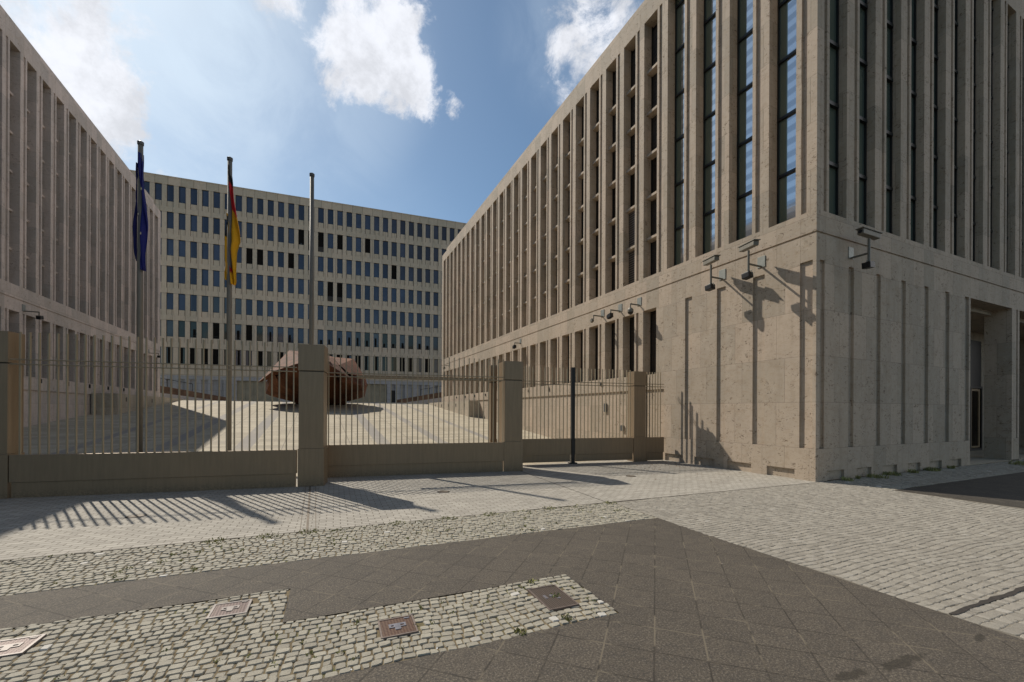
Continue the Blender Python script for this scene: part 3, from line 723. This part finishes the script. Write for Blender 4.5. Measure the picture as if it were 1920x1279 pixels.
# ------------------------------------------------------------------ flagpoles and flags
def pole(x,y,top,label,src=[None]):
    z=plz(y)
    if src[0] is None:
        r=thing('flagpole',(x,y,z),label,'flagpole','flagpoles in the court'); h=top-z
        mb=MB().mat('pole'); mb.tube((x,y,z+.15),(x,y,z+h-.12),.083,20,.068); mb.build('pole',r,smooth=False)
        for p in r.children[0].data.polygons: p.use_smooth=len(p.vertices)==4
        mb=MB().mat('plate_grey'); mb.tube((x,y,z+h-.12),(x,y,z+h-.03),.082,20,.085); mb.tube((x,y,z+h-.03),(x,y,z+h),.085,20,.04); mb.build('cap',r)
        mb=MB().mat('pole'); mb.tube((x,y,z-.05),(x,y,z+.15),.13,20,.11); mb.build('foot',r)
        src[0]=(r,); return r
    s=src[0][0]; r=s.copy(); COL.objects.link(r); r.location=(x,y,z); r['label']=label
    for ch in s.children: c=ch.copy(); COL.objects.link(c); c.parent=r
    return r
pole(-5.07,16.86,10.09,'flagpole carrying the blue flag, leftmost of the three')
pole(-2.68,16.62,10.10,'flagpole carrying the black, red and gold flag')
pole(-.22,16.48,10.11,'bare flagpole without a flag, rightmost of the three')
FWD=Vector((.41796,.90848,0)); RT=Vector((.90848,-.41796,0))
def flag(name,base,lobes,colf,label,stars=()):
    """limp folded cloth: for each lobe a list of (z, x_in, x_out) along the hang, folds in depth"""
    B=Vector(base); r=thing(name,tuple(B),label,'flag','flags on the flagpoles')
    vs=[];fs=[];cols=[]
    for li,L in enumerate(lobes):
        NZ=44;NX=9;o=len(vs); L=sorted(L,key=lambda t:-t[0])
        def at(z):
            for (z0,a0,b0),(z1,a1,b1) in zip(L,L[1:]):
                if z0>=z>=z1:
                    t=(z0-z)/(z0-z1+1e-9); return a0+(a1-a0)*t,b0+(b1-b0)*t
            return L[-1][1:]
        for i in range(NZ+1):
            z=L[0][0]+(L[-1][0]-L[0][0])*i/NZ; a,b=at(z)
            for j in range(NX):
                t=j/(NX-1); x=a+(b-a)*t
                dpt=.07*math.sin(t*math.pi*3.1+z*.8+li)+.05*math.sin(z*3+j*.6)
                p=B+RT*x+FWD*(dpt-.02)+Vector((0,0,z)); vs.append(p); cols.append(colf(x,z))
        for i in range(NZ):
            for j in range(NX-1): q=o+i*NX+j; fs.append((q,q+1,q+1+NX,q+NX))
    me=D.meshes.new('cloth'); me.from_pydata([tuple(v-B) for v in vs],[],fs); me.materials.append(M['cloth'])
    ca=me.color_attributes.new('Col','FLOAT_COLOR','POINT')
    for i,c in enumerate(cols): ca.data[i].color=(*c,1)
    for p in me.polygons: p.use_smooth=True
    o=D.objects.new('cloth',me); COL.objects.link(o); o.parent=r
    md=o.modifiers.new('s','SOLIDIFY'); md.thickness=.008
    for (x,z,sz) in stars:
        mb=MB().mat('star'); c=B+RT*x-FWD*.13+Vector((0,0,z)); P=[]
        for d in (0,.006):
            for k in range(10):
                rr=sz if k%2==0 else sz*.42; an=math.pi/2+k*math.pi/5; P.append(c-FWD*d+RT*(rr*.6*math.cos(an))+Vector((0,0,rr*math.sin(an))))
        mb.add(P,[tuple(range(10))[::-1],tuple(range(10,20))]+[(k,(k+1)%10,10+(k+1)%10,10+k) for k in range(10)]); mb.build('star',r)
    return r
M['star']=simple('gold_star',(.62,.58,.40),.6)
PXM=.01669 # metres per photo pixel at the poles
def zpx(y,d=13.2): return 1.7+(770.6-y)/791*d
def L1(c,rows,d=13.2): return [(zpx(y,d),(a-c)*d/791,(b-c)*d/791) for y,a,b in rows]
flag('blue_flag',(-5.07,16.86,0),[L1(263.5,[(292,264,267),(330,265,270),(380,265.5,273.7),(415,264,275),(452,265.5,275.2),(490,267,273.5),(511,270.5,272)]),
    L1(263.5,[(312,262,262.8),(335,258,262.5),(375,255.5,262.5),(410,253.7,262.5),(455,253.5,262),(480,254,261),(494,259,260.5)])],
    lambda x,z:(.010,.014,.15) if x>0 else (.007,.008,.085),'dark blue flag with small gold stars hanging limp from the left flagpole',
    stars=[((272-263.5)*PXM,zpx(361),.05),((255-263.5)*PXM,zpx(438),.055),((271-263.5)*PXM,zpx(444),.05),((266.5-263.5)*PXM,zpx(408),.04)])
c2=433.2; d2=13.98
def gcol(x,z):
    px=c2+x*791/d2; py=770.6-(z-1.7)*791/d2
    BK=(.010,.009,.010);RD=(.55,.012,.015);GD=(.78,.38,.008)
    if px<c2: return BK if 410<py<448 and px>427.5 else GD
    if 474<py<513 and px<441.5: return (.42,.02,.02)
    if py>412 or py>390+ (px-434)*1.6: return GD
    if py<344+(px-434)*1.8: return BK
    return RD
flag('tricolour_flag',(-2.68,16.62,0),[L1(c2,[(315,434,434.6),(330,434,436),(347,434,440),(372,434,443),(398,434,447),(425,434,450),(455,434,452.8),(462,434,450),(475,434,446.5),(500,435,447),(520,438,446.5),(532,440,446),(537,441,443.5)],d2),
    L1(c2,[(405,432,432.4),(425,429,432.4),(450,428,432.4),(490,426,432.4),(515,425.6,432),(528,428,431)],d2)],gcol,'black, red and gold flag hanging limp from the middle flagpole')
# ------------------------------------------------------------------ rusty sculpture
def hull(pts,mb):
    bm=bmesh.new(); vs=[bm.verts.new(p) for p in pts]; r=bmesh.ops.convex_hull(bm,input=vs)
    bmesh.ops.delete(bm,geom=[v for v in bm.verts if not v.link_faces],context='VERTS'); bm.verts.index_update(); bm.faces.ensure_lookup_table()
    mb.add([tuple(v.co) for v in bm.verts],[tuple(v.index for v in f.verts) for f in bm.faces]); bm.free()
sc=thing('faceted_sculpture',(0,38,1.9),'large rust-brown faceted steel sculpture resting on the plaza','sculpture')
mb=MB().mat('rust')
# left lump: wide sloping slab over a dark undercut flank
hull([(-4.2,37.6,3.8),(-3.12,36.4,4.60),(-2.0,35.9,4.72),(-.86,35.6,5.42),(-3.5,41.2,5.15),(-2.34,42.5,7.02),(-1.0,42.5,6.96),(-3.6,41,4.4),(-1.0,43,5.4)],mb)
hull([(-3.9,40,3.95),(-3.10,36.55,4.5),(-2.80,37.0,4.02),(-3.98,40.8,3.08),(-3.68,40.8,2.90),(-2.68,40.8,2.60),(-1.7,40.8,2.34),(-2.1,39.6,3.6),(-3,42.5,3.0),(-1,42.5,2.2)],mb)
hull([(-2.8,36.2,4.2),(-2.05,35.9,4.68),(-.86,35.65,5.36),(.45,35.4,5.40),(1.3,35.5,4.3),(-2.3,40.8,3.0),(-2.2,41,2.5),(-1.5,41,2.14),(2.4,41,2.14),(-.5,40.2,2.9),(1.2,40.2,2.9),(0,43,2.3),(-1,42.5,5),(1.6,42.5,5.6)],mb)
hull([(-1.2,36.2,5.40),(.45,35.45,5.42),(-1.0,42.4,6.9),(.56,42.5,6.84),(.9,36.2,5.55),(.4,43,6)],mb)
hull([(.45,35.5,5.42),(.7,35.5,4.8),(1.85,35.3,4.22),(2.25,35.6,4.32),(.56,42.2,6.8),(1.2,42,6.6),(1.5,37.4,5.4)],mb)
hull([(1.2,41.8,6.55),(3.05,42.4,6.55),(3.6,39.4,4.95),(2.35,36.4,4.62),(1.6,37.2,5.4),(3.2,43,5),(1,43,5.6),(2.9,37.8,4.3),(3.45,38.5,4.7)],mb)
hull([(1.45,35.5,4.40),(1.65,35.4,3.90),(3.2,36.2,3.70),(3.2,37.0,4.5),(4.05,40,4.0),(3.9,40,4.5),(3.88,40.9,2.92),(2.7,41,2.56),(1.7,41,2.40),(1.2,39.6,4.4),(2.5,43,4.6),(3.2,42.8,3),(1.5,43,2.3)],mb)
mb.build('body',sc)
# ------------------------------------------------------------------ security cameras
def camera_mount(wall,root,out,along,arm,kind,label,flip=1,axis=None):
    """wall-mounted camera: plate on the wall, arm outwards, then the head(s). out/along are unit vectors"""
    R0=Vector(root); o=Vector(out); a=Vector(along); Z=Vector((0,0,1))
    r=thing('security_camera',tuple(R0),label,'security camera','security cameras on the walls')
    def B(m,c,da,do,dz,name,tilt=0,par=r):
        mb=MB().mat(m); Mx=Matrix.Rotation(tilt,3,o) if tilt else Matrix.Identity(3)
        P=[c+Mx@(a*sx*da/2+o*sy*do/2+Z*sz*dz/2) for sz in (-1,1) for sx,sy in ((-1,-1),(1,-1),(1,1),(-1,1))]
        mb.hexa(P); return mb.build(name,par,bevel=min(da,do,dz)*.12)
    B('plate',R0+o*.006+Z*.13,.22,.02,.30,'wall_plate')
    e=R0+o*arm
    mb=MB().mat('camarm'); mb.tube(R0+o*.01,e+Z*.0,.026,10); mb.build('arm',r)
    if kind=='twin':
        mb=MB().mat('camarm'); mb.tube(e-Z*.22,e+Z*.36,.03,12); mb.build('post',r)
        ax=Vector(axis).normalized(); sd=ax.cross(Z).normalized(); up=sd.cross(ax).normalized(); c0=e+Z*.47
        def AB(m,c,l,wd,h_,name):
            mb=MB().mat(m); mb.hexa([c+ax*sx*l/2+sd*sy*wd/2+up*sz*h_/2 for sz in (-1,1) for sx,sy in ((-1,-1),(1,-1),(1,1),(-1,1))]); return mb.build(name,r,bevel=min(l,wd,h_)*.15)
        AB('cam',c0,.66,.15,.125,'housing'); AB('camarm',c0+up*.075,.74,.19,.018,'sun_shield')
        mb=MB().mat('black'); mb.tube(c0-ax*.33,c0-ax*.345,.045,12); mb.build('lens',r)
        B('black',e-Z*.31+a*flip*.03,.22,.19,.15,'infrared_lamp',tilt=.12*flip)
        mb=MB().mat('camarm')
        for k in (-.1,.1): mb.tube(e-Z*.20+a*k*.9,e-Z*.32+a*k*1.15,.010,6)
        mb.tube(e-Z*.20-a*.09,e-Z*.20+a*.09,.010,6); mb.build('lamp_bracket',r)
    else:
        mb=MB().mat('camarm'); mb.tube(e+Z*.015,e-Z*.16,.022,10); mb.build('drop',r)
        if kind=='box': B('black',e-Z*.24+a*flip*.05,.24,.16,.15,'head',tilt=.2*flip); B('cam',e-Z*.155+a*flip*.03,.20,.17,.02,'sun_shield',tilt=.2*flip)
        elif kind=='lamp': B('cam',e-Z*.20+a*flip*.12,.13,.11,.13,'head',tilt=.5*flip); mb=MB().mat('camarm'); mb.tube(e-Z*.16,e-Z*.2+a*flip*.1,.018,8); mb.build('elbow',r)
        else:
            me=D.meshes.new('dome'); bm=bmesh.new(); bmesh.ops.create_uvsphere(bm,u_segments=20,v_segments=12,radius=.105)
            for f in bm.faces: f.smooth=True
            bm.to_mesh(me); bm.free(); me.materials.append(M['glassdark']); ob=D.objects.new('dome',me); COL.objects.link(ob); ob.parent=r; ob.location=e-Z*.30-R0
            mb=MB().mat('cam'); mb.tube(e-Z*.15,e-Z*.22,.06,16,.11); mb.tube(e-Z*.22,e-Z*.31,.112,16,.112); mb.build('hood',r)
    return r
camera_mount('E',(XW,8.90,5.70),(-1,0,0),(0,1,0),.49,'twin','twin-headed camera on the sunlit wall above the notice, farther from the corner',axis=(-.20,-.50,-.05))
camera_mount('E',(XW,7.67,5.69),(-1,0,0),(0,1,0),.53,'twin','twin-headed camera on the sunlit wall, closest to the building corner',axis=(-.20,-.50,-.05))
camera_mount('E',(12.514,YW,5.69),(0,-1,0),(-1,0,0),.40,'twin','twin-headed camera on the shaded front wall right of the corner',axis=(.58,-.05,-.04))
camera_mount('E',(XW,14.785,5.76),(-1,0,0),(0,1,0),.465,'lamp','small round-headed camera over the lower windows, left of the group of three')
camera_mount('E',(XW,13.628,5.74),(-1,0,0),(0,1,0),.473,'box','black box camera over the lower windows, middle of the group of three')
camera_mount('E',(XW,12.511,5.73),(-1,0,0),(0,1,0),.43,'dome','dome camera over the lower windows, right of the group of three')
camera_mount('E',(XW,22.84,5.77),(-1,0,0),(0,1,0),.386,'box','black box camera halfway along the sunlit court face')
camera_mount('E',(XW,37.88,5.85),(-1,0,0),(0,1,0),.5,'box','tiny camera at the far end of the sunlit court face')
camera_mount('W',(-11.06*KW,24.27*KW,1.7+4.04*KW),(1,0,0),(0,1,0),.5,'box','black box camera on the shaded left wing above the left gate pier')
camera_mount('W',(-11.06*KW,38.48*KW,1.7+4.05*KW),(1,0,0),(0,1,0),.6,'box','tiny camera at the far end of the shaded left wing')
# ------------------------------------------------------------------ iron covers
def cover(x,y,w,h,lid,frame,label,badge=True):
    r=thing('access_cover',(x,y,0),label,'access cover','iron access covers in the cobbles')
    c=Vector((x,y,0)); t=.018 if frame=='lidframe' else .013
    mb=MB().mat(frame); W2,H2=w/2,h/2
    for a0,a1,b0,b1 in ((-W2,W2,-H2,-H2+t),(-W2,W2,H2-t,H2),(-W2,-W2+t,-H2+t,H2-t),(W2-t,W2,-H2+t,H2-t)): mb.obox(c,PX,PY,a0,a1,b0,b1,-.03,.011)
    mb.build('frame',r)
    mb=MB().mat(lid); mb.obox(c,PX,PY,-W2+t+.002,W2-t-.002,-H2+t+.002,H2-t-.002,-.03,.007); mb.build('lid',r)
    if badge:
        mb=MB().mat('badge' if lid!='lidA' else 'lidframe')
        mb.obox(c,PX,PY,-.065,.065,.018,.040,0,.0125); mb.obox(c,PX,PY,-.065,.065,-.018,-.004,0,.0125); mb.obox(c,PX,PY,-.028,.022,-.004,.018,0,.0125); mb.obox(c,PX,PY,-.065,-.05,-.004,.018,0,.0125); mb.obox(c,PX,PY,.05,.065,-.004,.018,0,.0125); mb.obox(c,PX,PY,-.022,.022,-.055,-.018,0,.0125)
        mb.obox(c,PX,PY,W2-.075,W2-.032,H2-.045,H2-.03,0,.0125); mb.build('badge',r)
    else:
        mb=MB().mat('badge'); mb.tube(c+Vector((0,.02,0)),c+Vector((0,.02,.0115)),.022,16); mb.obox(c,PX,PY,.03,.06,-.055,-.035,0,.0105); mb.obox(c,PX,PY,-.075,-.05,-.02,.05,0,.0105); mb.build('badge',r)
cover(*COVERS[0],'lidA','lidframe','square rusty chequered cover with pale frame, cut by the left edge of the view')
cover(*COVERS[1],'lidA','lidframe','square rusty chequered cover with pale frame beside the step in the cobbles')
cover(*COVERS[2],'lidB','lidframe2','square orange-rusted cover in a dull frame, middle of the cobbles')
cover(*COVERS[3],'lidC','lidframe2','oblong dark ribbed cover near the right end of the cobbles',False)
for (x,y,lab) in ((-2.62,8.59,'small brown ground lid in the barred shadow before the left gate'),(2.40,8.63,'small brown ground lid in the sunlit paving before the sliding gate'),(7.47,8.75,'small rusty ground lid before the double gate')):
    r=thing('ground_lid',(x,y,0),lab,'ground lid','small lids in the block paving')
    mb=MB().mat('steel'); mb.tube((x,y,-.02),(x,y,.004),.10,18); mb.build('lid',r); mb=MB().mat('joint'); mb.tube((x,y,-.02),(x,y,.0025),.135,18); mb.build('rim',r)
# ------------------------------------------------------------------ weeds and dead leaves
def weeds(name,spots,m,label,hh=.05):
    mb=MB().mat(m); rn=random.Random(5)
    for (x,y,rr,n,z) in spots:
        for k in range(n):
            a=rn.uniform(0,6.28); d=rr*math.sqrt(rn.random()); bx=x+math.cos(a)*d; by=y+math.sin(a)*d; h=hh*rn.uniform(.4,1.1)
            dx=rn.uniform(-1,1)*h*.8; dy=rn.uniform(-1,1)*h*.8; w=.006+h*.06; b=rn.uniform(0,6.28); ux,uy=math.cos(b)*w,math.sin(b)*w
            mb.add([(bx-ux,by-uy,z),(bx+ux,by+uy,z),(bx+ux*.8+dx*.6,by+uy*.8+dy*.6,z+h*.7),(bx+dx,by+dy,z+h),(bx-ux*.8+dx*.6,by-uy*.8+dy*.6,z+h*.7)],[(0,1,2,3,4)])
    o=mb.build(name,None,(0,0,0)); return tag(o,label,'weeds',kind='stuff')
rn=random.Random(11); sp=[]
for k in range(170):
    p=rn.uniform(-9,0); q=1.24*(1-rn.random()**1.6) if rn.random()<.7 else rn.uniform(0,1.24); v=pv(p,q); 
    if noise.noise(Vector((p*.8,q*2,0)))>-.1: sp.append((v.x,v.y,rn.uniform(.02,.07),rn.randint(5,22),-.01))
for p,q in ((-.05,1.2),(-1.3,1.22),(-2.4,1.2),(-3.1,1.2),(-3.9,1.2),(-5.1,1.22),(-5.6,1.2),(-6.2,1.2)): v=pv(p,q); sp.append((v.x,v.y,.13,80,-.005))
for k in range(45):
    v=pv(rn.uniform(-7,-2.6),rn.uniform(-2.35,-1.55)); sp.append((v.x,v.y,.03,8,-.01))
for p,q in ((-2.95,-1.53),(-3.0,-2.3),(-3.45,-2.36),(-2.9,-1.9)): v=pv(p,q); sp.append((v.x,v.y,.05,40,-.005))
weeds('joint_weeds',sp,'leafy','short yellow-green weeds growing in the cobble joints',.027)
weeds('wall_weeds',[(12.0,6.05,.12,60,0),(12.6,6.12,.05,30,0),(13.3,6.05,.25,90,0),(14.2,6.1,.2,110,0),(15.3,6.1,.12,60,0),(16.4,6.13,.2,160,0),(17.6,6.1,.1,50,0),(21,5.6,.3,60,0),(22,5.8,.4,60,0)],'leafy','low green weeds at the foot of the shaded wall',.10)
mb=MB().mat('dry'); rn=random.Random(3)
for k in range(110):
    x,y=(rn.uniform(8.4,10.9),rn.uniform(9.4,10.7)) if k<70 else (rn.uniform(6.5,11),rn.uniform(6.6,10.5)); s=rn.uniform(.012,.035); a=rn.uniform(0,6.28)
    c=Vector((x,y,.006)); u=Vector((math.cos(a),math.sin(a),rn.uniform(0,.5)))*s; v=Vector((-math.sin(a),math.cos(a),rn.uniform(0,.4)))*s*.6
    mb.add([c-u,c-v*.9+Vector((0,0,.004)),c+u,c+v],[(0,1,2,3)])
tag(mb.build('fallen_leaves',None,(0,0,0)),'scattered dry brown leaves before the double gate','leaves',kind='stuff')
mb=MB().mat('white'); rn=random.Random(21)
for k in range(26):
    a=rn.uniform(-7,5.5); b=rn.uniform(-2.6,3.5); s_=rn.uniform(.004,.010); an=rn.uniform(0,6.28); c=pv(a,b,.008); u=Vector((math.cos(an),math.sin(an),.1))*s_; v=Vector((-math.sin(an),math.cos(an),.2))*s_*.7
    mb.add([c-u,c-v,c+u,c+v],[(0,1,2,3)])
tag(mb.build('litter_specks',None,(0,0,0)),'tiny pale litter specks scattered over the paving','litter',kind='stuff')
# ------------------------------------------------------------------ sky, sun, camera
EL,AZ=43.5,-65.0
Ld=Vector((math.cos(rad(EL))*math.cos(rad(AZ)),math.cos(rad(EL))*math.sin(rad(AZ)),-math.sin(rad(EL))))
sun=D.lights.new('sun','SUN'); sun.energy=4.7; sun.angle=rad(.53); sun.color=(1.0,.93,.82)
so=D.objects.new('sun',sun); COL.objects.link(so); so.rotation_euler=Ld.to_track_quat('-Z','Y').to_euler()
W=D.worlds.new('World'); S.world=W; W.use_nodes=True; nt_=W.node_tree; nt_.nodes.clear()
class WN(NT):
    def __init__(s): s.t=nt_; s.n=nt_.nodes; s.l=nt_.links
t=WN(); out=t.new('OutputWorld'); bg=t.new('Background'); t.l.new(bg.outputs[0],out.inputs[0])
sky=t.new('TexSky',sky_type='NISHITA'); sky.sun_disc=False; sky.sun_elevation=rad(EL)
sdir=-Ld; sky.sun_rotation=math.atan2(sdir.x,sdir.y); sky.air_density=1.0; sky.dust_density=.7; sky.ozone_density=2.6
SKYS=.088
vec=t.new('TexCoord').outputs['Generated']; nv=t.new('VectorMath',operation='NORMALIZE'); t.inp(nv.inputs[0],vec); v=nv.outputs[0]
nz=t.new('TexNoise'); t.inp(nz.inputs['Vector'],v); nz.inputs['Scale'].default_value=7; nz.inputs['Detail'].default_value=6; nz.inputs['Roughness'].default_value=.6
q=t.new('VectorMath',operation='SUBTRACT'); t.inp(q.inputs[0],nz.outputs['Color']); q.inputs[1].default_value=(.5,.5,.5)
q2=t.new('VectorMath',operation='SCALE'); t.inp(q2.inputs[0],q.outputs[0]); q2.inputs['Scale'].default_value=.13
q3=t.new('VectorMath',operation='ADD'); t.inp(q3.inputs[0],v); t.inp(q3.inputs[1],q2.outputs[0]); vn=t.new('VectorMath',operation='NORMALIZE'); t.inp(vn.inputs[0],q3.outputs[0]); wv=vn.outputs[0]
def blob(c,r,w,src):
    d=t.new('VectorMath',operation='DOT_PRODUCT'); t.inp(d.inputs[0],src); cc=Vector(c).normalized(); d.inputs[1].default_value=tuple(cc)
    return t.math('MULTIPLY',t.rng(d.outputs['Value'],math.cos(rad(r)),math.cos(rad(r*.25))),w)
def total(lst,src):
    a=None
    for c,r,w in lst:
        b=blob(c,r,w,src); a=b if a is None else t.math('ADD',a,b)
    return a
dense=total([((.088,.745,.660),6.3,1.1),((.035,.7977,.6021),4.6,1.0),((.112,.785,.610),5.4,1.0),((.175,.782,.596),2.8,.7),((.2309,.774,.5895),1.5,.55),((-.06,.755,.652),3.6,.65),((-.3100,.8390,.4469),5.0,.85),((-.3287,.8099,.489),6.0,.55),((-.3587,.7799,.533),9.5,.7),((-.232,.8867,.3985),1.4,.75),((.4268,.6045,.6726),5.6,.8),((.428,.6469,.6311),4.5,.55)],wv)
haze=total([((-.40,.76,.51),24,1.0),((-.1928,.7881,.5846),7,.35),((.0,.80,.60),13,.35),((.42,.62,.66),10,.3),((.0,.95,.22),22,.14)],v)
f1=t.math('ADD',t.math('MULTIPLY',t.noise(t.scalev(v,(1,1,1.2)),11,10,.68,.4),.8),t.math('MULTIPLY',t.noise(v,34,8,.7,.5),.2)); f2=t.noise(t.scalev(v,(1,1,1)),6,8,.62,.6)
dm=t.math('ADD',dense,t.math('MULTIPLY',t.math('SUBTRACT',f1,.5),5.0)); cl=t.rng(dm,.22,1.30)
cl=t.math('MULTIPLY',cl,t.rng(dense,.05,.30))
hz=t.math('MULTIPLY',t.math('MULTIPLY',haze,t.rng(f2,.33,.66,.25,1.0)),.75,clamp=True)
elev=t.sep(v)[2]
# unseen cloud added as fill light: dim behind, bright east for the west wing
rear_fill=t.math('MULTIPLY',t.rng(t.noise(v,2.6,7,.6),.48,.64),t.math('MAXIMUM',t.rng(t.sep(v)[1],.35,.05),0.0))
east_fill=t.math('MULTIPLY',t.rng(t.noise(v,3.1,7,.6),.35,.55),t.rng(t.sep(v)[0],.55,.72))
skyc=t.scalev(sky.outputs[0],(SKYS*1.04,SKYS*1.16,SKYS*1.13))
shade=t.rng(t.noise(v,11,6,.65),.35,.65,.78,1.05)
cc=t.new('VectorMath',operation='SCALE'); cc.inputs[0].default_value=(.92,.94,1.0); t.inp(cc.inputs['Scale'],t.math('MULTIPLY',shade,1.0))
c=t.mix(hz,skyc,(.70,.83,.97)); c=t.mix(t.math('MULTIPLY',rear_fill,.6),c,(.20,.19,.175)); c=t.mix(t.math('MULTIPLY',east_fill,.85),c,(1.55,1.5,1.45)); c=t.mix(t.math('MULTIPLY',cl,.95),c,cc.outputs[0])
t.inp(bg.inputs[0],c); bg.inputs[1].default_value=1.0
cam=D.cameras.new('camera'); co=D.objects.new('camera',cam); COL.objects.link(co); S.camera=co
cam.sensor_width=36; cam.lens=791/1920*36; cam.clip_end=2000; cam.clip_start=.05
cam.shift_y=(770.6-639.5)/1920; cam.shift_x=0
a=math.atan(364/791); ro=rad(.25); F=Vector((math.sin(a),math.cos(a),0)); R0=Vector((math.cos(a),-math.sin(a),0)); U0_=Vector((0,0,1))
R=R0*math.cos(ro)+U0_*math.sin(ro); U=-R0*math.sin(ro)+U0_*math.cos(ro)
mx=Matrix((R,U,-F)).transposed().to_4x4(); mx.translation=CAMP; co.matrix_world=mx
S.view_settings.view_transform='Standard'; S.view_settings.look='None'; S.view_settings.exposure=0; S.view_settings.gamma=1
S.render.engine='CYCLES'
